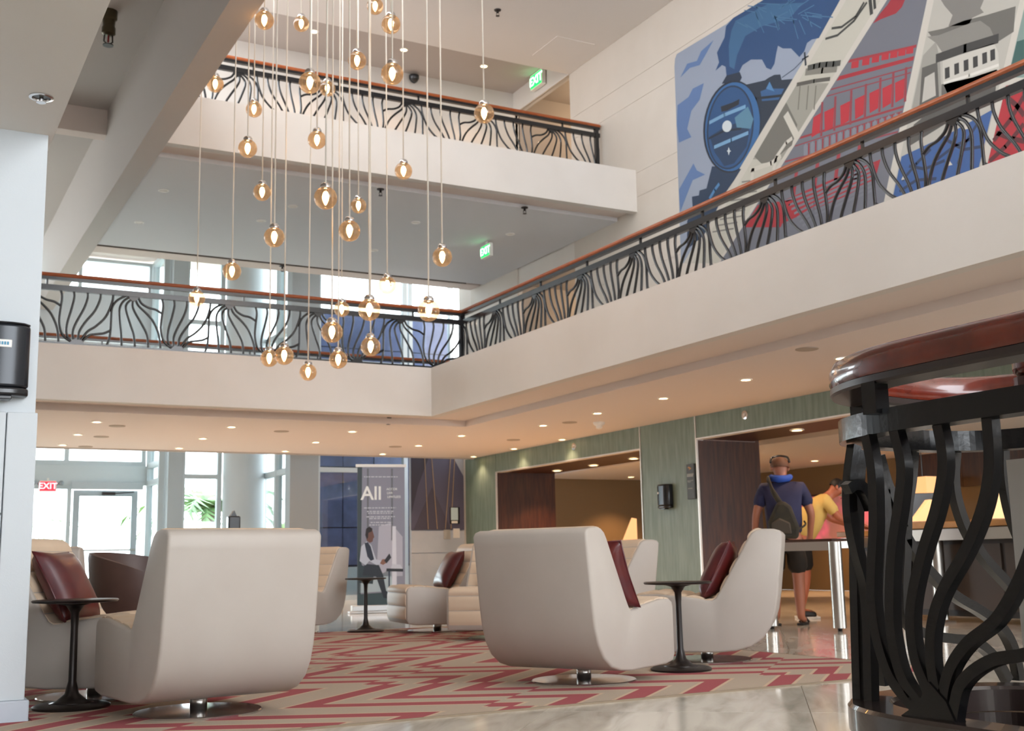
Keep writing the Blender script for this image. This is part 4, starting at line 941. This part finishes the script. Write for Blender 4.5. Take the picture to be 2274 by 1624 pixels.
for zz, a, b in ((1.90, -.72, .70), (1.46, -.72, .62), (1.41, -.60, .52), (1.385, -.55, .50), (1.335, -.62, .58), (1.31, -.50, .40), (1.255, -.45, .45), (1.22, -.50, .40)):
    x = a; mb = MB(); random.seed(int(zz*1000))
    while x < b:
        w_ = random.uniform(.05, .16); mb.box(x*BW, min(x+w_, b)*BW, -.0062, -.0056, zz-.006, zz+.008); x += w_+.035
    mb.build('small_print', flat('banner_print', '#c4c6d0'), t)

# sanitizer stand before the round column
p = at(518, 1165, 1, 13.5)
t = thing('dispenser_stand', 'black dispenser on a slim stand in front of the round grey column', 'dispenser', (p.x, p.y, 0))
MB().lathe([(.16, 0), (.16, .015), (.02, .02)], n=24).build('foot', M['table_dark'], t); MB().tube([(0, 0, .02), (0, 0, 1.1)], .02, 8).build('pole', M['table_dark'], t)
MB().box(-.07, .07, -.06, .06, 1.08, 1.26).build('dispenser_body', M['rubber'], t, bevel=.015); MB().prism([(-.045, 1.26), (.03, 1.26), (0, 1.325)], -.04, .04, 1).build('pump', M['rubber'], t)

# wall dispensers
def dispenser(M0, label, w_, h_, dep, lab=True):
    t = thing('wall_dispenser', label, 'dispenser'); t.matrix_world = M0        # local: x across, y out of the wall is -y, z up
    pts = [(-w_/2, 0), (-w_/2, -dep*.55), (-w_/2+w_*.10, -dep*.85), (-w_*.2, -dep), (w_*.2, -dep), (w_/2-w_*.10, -dep*.85), (w_/2, -dep*.55), (w_/2, 0)]
    MB().prism(pts, h_*.16, h_*.97, 2).build('cover', mat('dispenser_cover', '#22262c', .22, .2), t, bevel=.012, seg=3)
    MB().prism([(a*1.01, b*1.0) for a, b in pts], h_*.05, h_*.158, 2).build('nozzle_housing', M['rubber'], t, bevel=.012, seg=3)
    MB().prism([(a*.99, b*.96) for a, b in pts], h_*.972, h_, 2).build('lid', M['rubber'], t, bevel=.006)
    MB().box(-w_*.24, w_*.24, -dep*.9, -dep*.3, 0, h_*.05).build('drip_tray', M['rubber'], t, bevel=.004)
    if lab:
        MB().box(-w_*.18, w_*.20, -dep-.003, -dep+.004, h_*.66, h_*.76).build('label_plate', M['plastic_w'], t, bevel=.003)
        mb = MB()
        for k in range(7): mb.box(-w_*.13+k*w_*.042, -w_*.13+k*w_*.042+w_*.03, -dep-.0045, -dep-.003, h_*.69, h_*.73)
        mb.build('label_print', flat('label_teal', '#4f8fae'), t)
        MB().lathe([(.012, 0), (.012, .002)], n=14).xf(Matrix.Translation((0, -dep, h_*.10)) @ Matrix.Rotation(PI/2, 4, 'X')).build('drop_mark', flat('mark_pale', '#8f979e'), t)
    else:
        MB().lathe([(.016, 0), (.016, .003)], n=14).xf(Matrix.Translation((w_*.25*-1, -dep*.98, h_*.66)) @ Matrix.Rotation(PI/2, 4, 'X')).build('round_label', M['plastic_w'], t)
    return t
p0 = at(-8, 888, 1, 6.0)
dispenser(Matrix.Translation((.46, 6.06, p0.z)), 'large black wall dispenser with a white label on the white column', .29, .375, .115)
p = at(1484, 1132, 0, XW)
dispenser(Matrix.Translation((XW, p.y, p.z)) @ Matrix.Rotation(-PI/2, 4, 'Z'), 'black wall dispenser on the green panel between the two portals', .27, .36, .12, lab=False)
# room sign
pa = at(1524, 1032, 0, XW-.03); pb = at(1544, 1108, 0, XW-.03)
t = thing('room_sign', 'narrow dark grey room sign at the edge of the green panel', 'sign', (XW, (pa.y+pb.y)/2, pb.z), -PI/2)
sw, sh = abs(pa.y-pb.y), (pa.z-pb.z)
MB().box(-sw/2, sw/2, -.035, 0, 0, sh).build('sign_plate', mat('sign_grey', '#3d4244', .5), t, bevel=.003)
MB().prism([(-.055, sh*.90), (-.02, sh*.93), (.035, sh*.87), (-.03, sh*.82), (-.005, sh*.87)], -.037, -.035, 1).build('bird_emblem', flat('sign_copper', '#c08a52'), t)
for zz, a, b, hh in ((.68, -.07, .055, .022), (.635, -.07, .06, .022), (.51, -.065, .06, .012), (.48, -.06, -.01, .010), (.29, -.06, .04, .012)):
    mb = MB(); x = a; random.seed(int(zz*100))
    while x < b: w_ = random.uniform(.012, .022); mb.box(x, x+w_, -.0365, -.035, sh*zz, sh*zz+hh); x += w_+.006
    mb.build('sign_print', flat('sign_print_grey', '#a6aaa8'), t)
# ================================================================== reception furniture
pl = Vector((7.50, 8.78, 0)); pr = Vector((7.68, 8.07, 0))
t = thing('steel_table', 'brushed steel table frame with round legs in front of the standing people', 'table', (0, 0, 0))
for q in (pl, pr):
    lg = MB().lathe([(.06, .03), (.06, .80)], q.x+.03, q.y, 24).build('leg', M['steel'], t, smooth=True); MB().lathe([(.02, 0), (.025, .03)], q.x+.03, q.y, 12).build('levelling_foot', M['table_dark'], lg)
dv = (pr-pl).normalized(); nv = Vector((-dv.y, dv.x, 0))
def obox(mb, a, b, w0, w1, z0, z1):
    d = (b-a).normalized(); n = Vector((-d.y, d.x, 0)); q = [a+n*w0, b+n*w0, b+n*w1, a+n*w1]
    return mb.prism([(v.x, v.y) for v in q], z0, z1, 2)
obox(MB(), pl, pr, -.02, .06, .725, .805).build('rail', mat('rail_silver', '#a59c94', .35, .7), t)
obox(MB(), pl, pr, 0, .26, .805, .83).build('table_top', M['walnut'], t)
darkb = mat('desk_body', '#1c1512', .5)
warmtop = mat('desk_top_wood', '#b08450', .35, noise=(6, '#946a3c', .7), stretch=(6, 1, 1))
def counter(label, x0, x1, y0, y1, z, legs):
    t = thing('reception_desk', label, 'desk', ((x0+x1)/2, (y0+y1)/2, 0))
    cx, cy = (x0+x1)/2, (y0+y1)/2
    MB().box(x0-cx, x1-cx, y0-cy, y1-cy, z-.06, z).build('desk_top', warmtop, t, bevel=.006)
    MB().box(x0-cx+.25, x1-cx-.02, y0-cy+.1, y1-cy-.1, .06, z-.18).build('body', darkb, t)
    MB().box(x0-cx+.02, x1-cx-.02, y0-cy+.04, y1-cy-.04, z-.18, z-.07).build('apron', M['steel'], t)
    for lx, ly in legs:
        lg = MB().lathe([(.065, .03), (.065, z-.06)], lx-cx, ly-cy, 22).build('leg', M['steel'], t, smooth=True); MB().lathe([(.02, 0), (.025, .03)], lx-cx, ly-cy, 10).build('levelling_foot', M['table_dark'], lg)
    for k in range(2): MB().box(x0-cx+.235, x0-cx+.25, y0-cy+.15+k*(y1-y0-.25)/2, y0-cy+.10+(k+1)*(y1-y0-.25)/2, .12, z-.22).build('front_panel', mat('desk_panel', '#3a2c22', .45), t)
    return t
counter('dark reception desk with a warm wooden top beside the two people', 9.45, 10.35, 8.95, 9.85, .93, ((9.56, 9.06),))
pb_ = at(2085, 1384, 2, 0)
counter('reception desk with a steel leg seen through the near black railing', pb_.x-.06, pb_.x+.95, pb_.y-1.9, 8.86, .98, ((pb_.x+.05, pb_.y), (pb_.x+.05, pb_.y-1.4)))
def wedge(loc, rz, h, label, s=1.0):
    t = thing('wedge_lamp', label, 'lamp', loc, rz, 'wedge-shaped lit desk panels')
    MB().prism([(-.20*s, 0), (.20*s, 0), (.20*s, h*.96), (.08*s, h)], -.10*s, .10*s, 1).build('lit_panel', M['shade_lit'], t); MB().box(-.21*s, .21*s, -.11*s, .11*s, 0, .02).build('foot', warmtop, t)
for px, py, d, h, lb, s in ((2035, 1158, 11.9, .24, 'slanted cream lit panel on the desk behind the near railing, lower one', .7), (2185, 1156, 11.4, .42, 'tall cream lit panel on the desk at right behind the near railing', .8)):
    p = cam_depth_point(px, py, d); wedge((p.x+.1, p.y, .98), -.5, h, lb, s)
p = at(1398, 1205, 0, 12.6)
counter('far reception desk inside the far portal, mostly hidden by chairs', 12.2, 13.0, p.y-1.6, p.y+.9, p.z, ())
wedge((12.6, p.y, p.z), -.5, .46, 'tall cream wedge-shaped lamp inside the far portal', .72)
# glowing picture wall behind the desk
a = at(1775, 1085, 0, 15.9); b = at(2010, 1200, 0, 15.9)
t = thing('backlit_picture', 'glowing orange and pink picture on the reception back wall', 'picture', (15.94, (a.y+b.y)/2, 0))
def pinkm():
    m_ = bpy.data.materials.new('backlit_print'); m_.use_nodes = True; nt = m_.node_tree; p_ = nt.nodes['Principled BSDF']
    tc = nt.nodes.new('ShaderNodeTexCoord'); n = nt.nodes.new('ShaderNodeTexNoise'); n.inputs['Scale'].default_value = 1.3; n.inputs['Detail'].default_value = 3; nt.links.new(tc.outputs['Object'], n.inputs['Vector'])
    r = nt.nodes.new('ShaderNodeValToRGB'); e = r.color_ramp.elements; e[0].position = .38; e[0].color = lin('#8c5a4e'); e[1].position = .62; e[1].color = lin('#f0a878'); x = e.new(.5); x.color = lin('#d0606e')
    nt.links.new(n.outputs['Fac'], r.inputs[0]); nt.links.new(r.outputs[0], p_.inputs['Base Color']); nt.links.new(r.outputs[0], p_.inputs['Emission Color']); p_.inputs['Emission Strength'].default_value = .4
    return m_
MB().box(-.03, 0, b.y-(a.y+b.y)/2, a.y-(a.y+b.y)/2, .95, 1.78).build('lit_print', pinkm(), t); MB().box(-.04, .0, b.y-(a.y+b.y)/2-.04, a.y-(a.y+b.y)/2+.04, 1.78, 1.82).build('frame', M['walnut'], t)
# monitor and clear plastic sheet on the first desk
t = thing('monitor', 'black monitor on the reception desk beside the leaning person', 'monitor', (10.05, 9.25, .93), -.6)
MB().box(-.22, .22, -.02, .02, .10, .40).build('display', M['rubber'], t, bevel=.006); MB().tube([(0, .02, .0), (0, .02, .15)], .02, 8).build('stand', M['rubber'], t); MB().box(-.1, .1, -.07, .1, 0, .012).build('foot', M['rubber'], t)
t = thing('card_reader', 'dark tilted payment terminal on the reception desk', 'terminal', (9.70, 9.12, .93), -.6); MB().prism([(-.10, 0), (.10, 0), (.10, .03), (-.10, .10)], -.06, .06, 1).build('housing', M['rubber'], t, bevel=.006); MB().prism([(-.09, .101), (-.02, .077), (-.02, .080), (-.09, .104)], -.045, .045, 1).build('screen', mat('reader_screen', '#9aa4b8', .2), t)
t = thing('plastic_bag', 'crumpled clear plastic bag on the reception desk', 'bag', (9.85, 9.52, .93)); MB().sphere((0, 0, .10), .14, .12, .11, 14, 9).build('bag_film', mat('clear_film', '#b9aea0', .15, 0, .6), t, smooth='all')
p = at(2048, 1055, 0, 15.6)
t = thing('hanging_lamp', 'square glowing lamp shade hanging in the reception behind the near railing', 'lamp', (15.4, p.y*15.4/15.6, 1.72)); MB().box(-.2, .2, -.25, .25, -.22, .2).build('shade', M['shade_lit'], t); MB().tube([(0, 0, .2), (0, 0, .78)], .01, 6).build('cord', M['rubber'], t)
t = thing('table_lamp', 'yellow lamp in the corridor behind the end of the top railing', 'lamp', (10.55, 16.6, ZF2))
for zz in (ZF1+1.9, ZF2+2.2):  # unseen fill lights added to brighten the corridor on both floors
    L = bpy.data.lights.new('corridor_fill', 'POINT'); L.energy = 25; L.color = (1, .78, .55); L.shadow_soft_size = .1; lo = bpy.data.objects.new('corridor_fill', L); COL.objects.link(lo); lo.location = (11.6, 17.0, zz)
MB().lathe([(.14, 0), (.14, .03), (.03, .06), (.03, .62)], n=18).build('base', M['table_dark'], t, smooth=True); MB().lathe([(.30, .62), (.18, .98)], n=22).build('shade', mat('yellow_shade', '#e8c880', .6, emis='#ffd890', estr=1.2), t, smooth=True)

# ================================================================== people
def skin(name, vs_, es, m_, parent, sub=2):
    me = bpy.data.meshes.new(name); me.from_pydata([v[:3] for v in vs_], es, []); o = bpy.data.objects.new(name, me); COL.objects.link(o); o.parent = parent
    s = o.modifiers.new('skin', 'SKIN'); s.use_smooth_shade = True
    if not me.skin_vertices: 
        bpy.context.view_layer.objects.active = o
    sv = me.skin_vertices[0].data
    for i, v in enumerate(vs_):
        r = v[3]; sv[i].radius = (r, r) if not isinstance(r, tuple) else r
        sv[i].use_root = (i == 0)
    b = o.modifiers.new('sub', 'SUBSURF'); b.levels = sub; b.render_levels = sub
    me.materials.append(m_)
    return o
def person_parts(t, J, shirt, shorts, skinm, hairm, shoes, sleeve=.55):
    """J: joints in local metres (x right, y forward, z up)"""
    V = []; E_ = []
    def add(p, r, par=None):
        V.append((*p, r)); 
        if par is not None: E_.append((par, len(V)-1))
        return len(V)-1
    L = lambda a, b, f: tuple(a[i]+(b[i]-a[i])*f for i in range(3))
    pel = add(J['pelvis'], .125); wai = add(L(J['pelvis'], J['chest'], .5), .115, pel); che = add(J['chest'], .135, wai); nk0 = add(J['neck'], .06, che); nk1 = add(L(J['neck'], J['head'], .5), .055, nk0)
    hd = add(J['head'], .085, nk1); add(L(J['head'], J['crown'], .6), .088, hd)
    for s in ('l', 'r'):
        sh = add(J['sh_'+s], .065, che); el = add(J['el_'+s], .042, sh); wr = add(J['wr_'+s], .030, el); pm = add(J['ha_'+s], .036, wr)
        h = Vector(J['ha_'+s]); w0 = Vector(J['wr_'+s]); d = (h-w0).normalized(); sd = d.cross(Vector((0, 0, 1))); sd = sd.normalized() if sd.length > .2 else Vector((0, 1, 0)); cu = d.cross(sd)
        for k, ln_ in ((-1.5, .050), (-.5, .062), (.5, .066), (1.5, .058)):
            k0 = add(tuple(h+sd*k*.019+d*.028), .0095, pm); k1 = add(tuple(h+sd*k*.020+d*(.028+ln_*.6)+cu*.008), .0085, k0); add(tuple(h+sd*k*.019+d*(.028+ln_)+cu*.022), .007, k1)
        th = add(tuple(h+sd*.04+d*-.005+cu*.01), .011, pm); add(tuple(h+sd*.055+d*.035+cu*.02), .009, th)
        hp = add(J['hip_'+s], .10, pel); kn = add(J['kn_'+s], .062, hp); cf = add(L(J['kn_'+s], J['an_'+s], .3), .063, kn); an = add(J['an_'+s], .040, cf); add(J['to_'+s], .034, an)
    skin('body', V, E_, skinm, t, 1)
    # face, ears
    hd_, cr = Vector(J['head']), Vector(J['crown']); up = (cr-hd_).normalized(); fw = Vector(J['look']).normalized(); rt = fw.cross(up).normalized()
    for s in (-1, 1): MB().sphere(hd_+rt*s*.088+up*.02, .012, .02, .032, 8, 6).build('ear', skinm, t, smooth='all')
    c = hd_+up*.01
    MB().add([c+fw*.082+up*.035, c+fw*.108-up*.015, c+fw*.085-up*.022+rt*.016, c+fw*.085-up*.022-rt*.016], [(0, 1, 2), (0, 3, 1), (1, 3, 2), (0, 2, 3)]).build('nose', skinm, t)
    for s in (-1, 1): MB().sphere(c+fw*.080+up*.035+rt*s*.032, .010, n=8, m_=6).build('eye', flat('eye_dark', '#221a18'), t, smooth='all')
    mc = c+fw*.085-up*.048; MB().tube([mc-rt*.025, mc+fw*.004, mc+rt*.025], .006, 6).build('mouth', flat('lip', '#8a4a40'), t)
    # hair cap
    mb = MB(); n, m2 = 18, 8; vs2 = []; fs2 = []; cc = hd_+up*.035
    for j in range(m2+1):
        ph = PI/2-(PI*.56)*j/m2
        for k in range(n):
            a_ = 2*PI*k/n; dirv = up*math.sin(ph)+(fw*math.cos(a_)+rt*math.sin(a_))*math.cos(ph)
            if math.cos(a_) > .35 and j > m2*.55: dirv = up*math.sin(PI/2-(PI*.56)*.55)+(fw*math.cos(a_)+rt*math.sin(a_))*math.cos(PI/2-(PI*.56)*.55)
            vs2.append(cc+dirv*.099)
    for j in range(m2):
        for k in range(n): fs2.append((j*n+k, j*n+(k+1) % n, (j+1)*n+(k+1) % n, (j+1)*n+k))
    mb.add(vs2, fs2).build('hair', hairm, t, smooth='all')
    # shirt
    V2 = [(*L(J['pelvis'], J['chest'], -.12), (.195, .17)), (*L(J['pelvis'], J['chest'], .45), (.19, .168)), (*J['chest'], (.198, .18)), (*L(J['chest'], J['neck'], .75), .085)]; E2 = [(0, 1), (1, 2), (2, 3)]
    for s in ('l', 'r'):
        i = len(V2); V2 += [(*J['sh_'+s], .085), (*L(J['sh_'+s], J['el_'+s], sleeve*.6), .075), (*L(J['sh_'+s], J['el_'+s], sleeve+.2), .074)]; E2 += [(2, i), (i, i+1), (i+1, i+2)]
    skin('shirt', V2, E2, shirt, t, 1)
    V3 = [(*L(J['pelvis'], J['chest'], .12), .165), (*J['pelvis'], .165)]; E3 = [(0, 1)]
    for s in ('l', 'r'):
        i = len(V3); V3 += [(*J['hip_'+s], .118), (*L(J['hip_'+s], J['kn_'+s], .5), .112), (*L(J['hip_'+s], J['kn_'+s], .92), .108)]; E3 += [(1, i), (i, i+1), (i+1, i+2)]
    skin('shorts', V3, E3, shorts, t, 1)
    for s in ('l', 'r'):
        a_, b_ = Vector(J['an_'+s]), Vector(J['to_'+s]); d = (b_-a_); d.z = 0; d.normalize(); n_ = Vector((-d.y, d.x, 0)); q = a_-d*.05; e = b_+d*.05
        mb = MB().prism([tuple((q-n_*.035)[:2]), tuple((q+n_*.035)[:2]), tuple((a_+d*.10+n_*.045)[:2]), tuple((e+n_*.03)[:2]), tuple((e-n_*.03)[:2]), tuple((a_+d*.10-n_*.045)[:2])], .0, .024, 2)
        mb.build('sole', shoes[0], t, bevel=.006)
        if shoes[1]: skin('shoe', [(a_.x, a_.y, .055, .052), (a_.x+d.x*.10, a_.y+d.y*.10, .05, .046), (e.x-d.x*.03, e.y-d.y*.03, .038, .036)], [(0, 1), (1, 2)], shoes[1], t, 1)
        else: MB().tube([b_-n_*.05-d*.03+Vector((0, 0, -.02)), b_-d*.02+Vector((0, 0, .045)), b_+n_*.05-d*.03+Vector((0, 0, -.02))], .012, 6).build('strap', shoes[0], t)
navy = mat('navy_cloth', '#26284a', .8, noise=(8, '#1e2040', .6)); blk = mat('dark_shorts', '#1d1813', .85, noise=(8, '#2a2016', .6)); hair_s = mat('cropped_hair', '#5c3a26', .7); hair_b = mat('black_hair', '#15110f', .6)
t = thing('person', 'person in navy shirt and dark shorts wearing a backpack, seen from behind', 'person', (8.02, 9.08, 0), -math.radians(40))
J = dict(pelvis=(0, 0, .86), chest=(.0, .03, 1.20), neck=(.0, .06, 1.42), head=(-.01, .09, 1.545), crown=(-.01, .10, 1.665), look=(-.35, 1, -.15),
 sh_l=(-.19, .03, 1.345), el_l=(-.275, -.02, 1.09), wr_l=(-.30, .06, .86), ha_l=(-.295, .10, .79), sh_r=(.19, .03, 1.345), el_r=(.27, .01, 1.09), wr_r=(.25, .13, .88), ha_r=(.24, .19, .83),
 hip_l=(-.10, 0, .80), kn_l=(-.12, .02, .46), an_l=(-.13, -.02, .07), to_l=(-.17, .12, .045), hip_r=(.10, 0, .80), kn_r=(.11, .03, .46), an_r=(.11, -.01, .07), to_r=(.15, .13, .045))
person_parts(t, J, navy, blk, M['skin'], hair_s, (mat('sandal', '#1a1614', .7), None))
# scarf
MB().tube([(-.10, .0, 1.46), (-.03, -.045, 1.445), (.06, -.01, 1.45), (.085, .08, 1.47), (.03, .15, 1.46), (-.07, .12, 1.46), (-.10, .0, 1.46)], [.035, .038, .035, .03, .03, .035, .038], 8).build('neck_gaiter', mat('blue_scarf', '#2a4fa8', .8), t, smooth='all')
MB().tube(smooth_path([(-.10, .06, 1.62), (-.085, .13, 1.675), (-.01, .17, 1.695), (.07, .13, 1.675), (.085, .06, 1.62)], 4), .012, 6).build('sunglasses', M['rubber'], t, smooth='all')
bk = thing('backpack', 'dark olive sling backpack worn on the back of the navy-shirted person', 'backpack', (8.02, 9.08, 0), -math.radians(40))
bagm = mat('olive_canvas', '#2c2820', .8, noise=(14, '#3c3424', .8))
MB().prism([(-.16, .86), (.12, .84), (.14, .95), (.07, 1.16), (.0, 1.22), (-.07, 1.20), (-.16, 1.02)], -.275, -.155, 1).build('bag', bagm, bk, bevel=.035, seg=3)
MB().prism([(-.13, .90), (.06, .89), (.05, 1.0), (-.05, 1.05), (-.13, 1.0)], -.302, -.27, 1).build('pocket', mat('olive_pocket', '#4a4034', .8), bk, bevel=.02)
MB().tube(smooth_path([(-.02, -.20, 1.18), (-.10, -.175, 1.32), (-.13, -.03, 1.45), (-.13, .10, 1.42), (-.06, .19, 1.25)], 4), .014, 6, rx=.03).build('strap', bagm, bk, smooth='all')
MB().tube(smooth_path([(.10, -.21, .92), (.20, -.06, .98), (.20, .09, 1.02)], 4), .010, 6).build('lower_strap', bagm, bk, smooth='all')
t = thing('person', 'person in a yellow shirt leaning over the reception desk, head bowed', 'person', (9.02, 9.92, 0), -math.radians(118))
J = dict(pelvis=(0, -.05, .86), chest=(.0, .16, 1.15), neck=(.0, .29, 1.31), head=(.0, .40, 1.385), crown=(.0, .46, 1.49), look=(.25, .75, -.65),
 sh_l=(-.18, .22, 1.27), el_l=(-.24, .38, 1.08), wr_l=(-.16, .60, 1.0), ha_l=(-.12, .67, .985), sh_r=(.18, .22, 1.27), el_r=(.23, .36, 1.06), wr_r=(.15, .58, 1.0), ha_r=(.10, .65, .985),
 hip_l=(-.10, -.05, .80), kn_l=(-.11, .0, .46), an_l=(-.11, -.06, .08), to_l=(-.12, .09, .045), hip_r=(.10, -.05, .80), kn_r=(.11, -.02, .46), an_r=(.12, -.10, .08), to_r=(.13, .05, .045))
person_parts(t, J, mat('yellow_cloth', '#d6b465', .8), mat('black_shorts', '#15120f', .85), mat('skin_warm', '#b4684a', .5), hair_b, (mat('sole_white', '#d8d4cc', .6), mat('black_shoe', '#141216', .5)))
MB().tube([(-.07, .45, 1.36), (0, .485, 1.335), (.07, .45, 1.36)], .012, 6, rx=.035).build('face_mask', M['plastic_w'], t, smooth='all')

# ================================================================== curved guard railing in the right foreground
plan = [(1.93, .55), (1.932, 1.0), (1.938, 1.5), (1.948, 1.79), (1.972, 1.93), (2.03, 2.042), (2.122, 2.117), (2.255, 2.155), (2.40, 2.17), (2.515, 2.147), (2.594, 2.08), (2.63, 1.96), (2.64, 1.7), (2.645, 1.2), (2.65, .55)]
path = smooth_path([(x, y, 0) for x, y in plan], 6)
gd = thing('stair_guard', 'near curved guard rail with mahogany handrail and flowing black iron bars at right', 'railing', (0, 0, 0))
def ring(sect, name, m_, **k): return MB().sweep(path, sect).build(name, m_, gd, **k)
ring([(-.040, 1.088), (-.045, 1.10), (-.044, 1.125), (-.034, 1.146), (-.016, 1.155), (.016, 1.155), (.034, 1.146), (.044, 1.125), (.045, 1.10), (.040, 1.088)], 'handrail', M['mahog'], smooth=50)
ring([(-.040, 1.066), (.040, 1.066), (.044, 1.072), (.044, 1.086), (-.044, 1.086), (-.044, 1.072)], 'handrail_plate', mat('dark_varnish', '#2a1f1c', .35), smooth=30)
ring([(-.03, .958), (.03, .958), (.03, 1.010), (-.03, 1.010)], 'top_bar', M['black_near'])
bs = mat('base_varnish', '#2c2220', .22, coat=.6, bump=(20, .05, .003))
ring([(-.05, .30), (.05, .30), (.05, .352), (.043, .36), (-.043, .36), (-.05, .352)], 'base_cap', bs, smooth=30)
ring([(-.046, 0), (.046, 0), (.046, .296), (-.046, .296)], 'base', bs)
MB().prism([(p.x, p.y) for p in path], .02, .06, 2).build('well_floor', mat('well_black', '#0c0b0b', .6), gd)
def P16(zx, zy, axis, val): return at(1774+zx/1.804, 724+zy/1.804, axis, val)
def nbar(pts, axis, val, name='bar', r=.0175):
    p3 = [P16(*q, axis, val) for q in pts]
    MB().tube(smooth_path(p3, 7), r, 4, up=(1, 0, 0) if axis == 0 else (0, 1, 0), rot=PI/4).build(name, M['black_near'], gd, smooth=40)
XF = 1.935
F = [[(280, 440), (300, 540), (309, 640), (312, 800), (303, 1000), (306, 1130), (330, 1270), (375, 1400), (440, 1490), (510, 1560)],
 [(392, 415), (418, 520), (424, 600), (412, 720), (388, 880), (378, 1050), (382, 1220), (415, 1380), (470, 1480), (545, 1560)],
 [(568, 395), (588, 500), (588, 600), (560, 740), (510, 900), (470, 1070), (460, 1200), (478, 1330), (520, 1440), (570, 1550)],
 [(767, 365), (776, 480), (774, 600), (745, 740), (680, 900), (590, 1060), (550, 1180), (540, 1300), (555, 1430), (590, 1555)],
 [(960, 830), (930, 930), (880, 1050), (800, 1180), (690, 1270), (625, 1360), (595, 1460), (592, 1560)],
 [(1010, 1290), (902, 1320), (800, 1335), (715, 1380), (660, 1440), (640, 1510), (628, 1590)],
 [(1010, 330), (1010, 520), (990, 680), (960, 830)]]
for q in F: nbar(q, 0, XF)
# next fan along the front run towards the viewer
for k, q in enumerate(F[:4]):
    pts = [P16(*v, 0, XF) for v in q]
    MB().tube(smooth_path([(p.x, p.y-.88, p.z) for p in pts], 5), .0175, 4, up=(1, 0, 0), rot=PI/4).build('bar', M['black_near'], gd, smooth=40)
# fan hub plate at the foot
h0 = P16(430, 1545, 0, XF); h1 = P16(650, 1610, 0, XF); MB().prism([(h0.y, .36), (h1.y, .36), (h1.y+.02, .40), ((h0.y+h1.y)/2-.01, .435), (h0.y-.05, .39)], XF-.016, XF+.016, 0).build('fan_hub', M['black_near'], gd)
# bars round the tip
nbar([(222, 480), (207, 600), (203, 700), (212, 800), (238, 920), (268, 1030), (283, 1180), (288, 1350), (292, 1525)], 1, 2.06)
nbar([(245, 500), (236, 620), (232, 800), (232, 1000), (238, 1250), (246, 1500)], 1, 2.10)
nbar([(190, 655), (215, 638), (245, 645), (270, 680), (292, 735)], 1, 2.02, 'tie_bar')
# bars of the far side
for q in ([(318, 520), (345, 620), (375, 700), (400, 780), (440, 870), (520, 985), (620, 1080), (720, 1140), (800, 1200), (850, 1280), (875, 1380), (880, 1420)],
          [(625, 505), (618, 600), (630, 700), (672, 820), (740, 930), (830, 1030), (900, 1110)],
          [(455, 505), (445, 620), (428, 740), (425, 900), (418, 1050), (430, 1180), (500, 1235), (600, 1252), (700, 1265), (780, 1330), (835, 1420)],
          [(330, 560), (345, 800), (335, 1100), (330, 1300), (345, 1440)],
          [(818, 500), (822, 620), (850, 760), (905, 900)]):
    nbar(q, 1, 2.19)
# short posts carrying the handrail
for (x, y) in ((1.925, 1.86), (2.19, 2.165), (1.905, 1.18), (2.665, 1.75)): MB().box(x-.02, x+.02, y-.02, y+.02, 1.0, 1.07).build('post', M['black_near'], gd)
# inner handrail end with its post
nq = at(2226, 840, 2, 1.088)
cap = [(nq.x+.055+.055*math.cos(a_), nq.y-.055+.055*math.sin(a_)) for a_ in [PI*k/10 for k in range(11)]]
MB().prism(cap+[(nq.x, nq.y-.9), (nq.x+.11, nq.y-.9)], 1.088, 1.15, 2).build('inner_handrail', M['mahog'], gd, bevel=.018, seg=3)
MB().prism([(a_, b_) for a_, b_ in cap]+[(nq.x, nq.y-.9), (nq.x+.11, nq.y-.9)], 1.066, 1.086, 2).build('inner_plate', mat('dark_varnish_in', '#3a2c28', .3, coat=.4), gd)
MB().box(nq.x+.03, nq.x+.075, nq.y-.14, nq.y-.095, .06, 1.066).build('inner_post', mat('post_greygreen', '#4a544e', .4), gd)
# pale board standing inside the well
qb = at(2234, 1022, 0, 2.34)
tag(MB().box(2.34, 2.365, qb.y-.9, qb.y, .06, qb.z).build('board', mat('pale_board', '#b3aea8', .6)), 'plain pale grey board standing inside the near guard rail at the right edge', 'board')
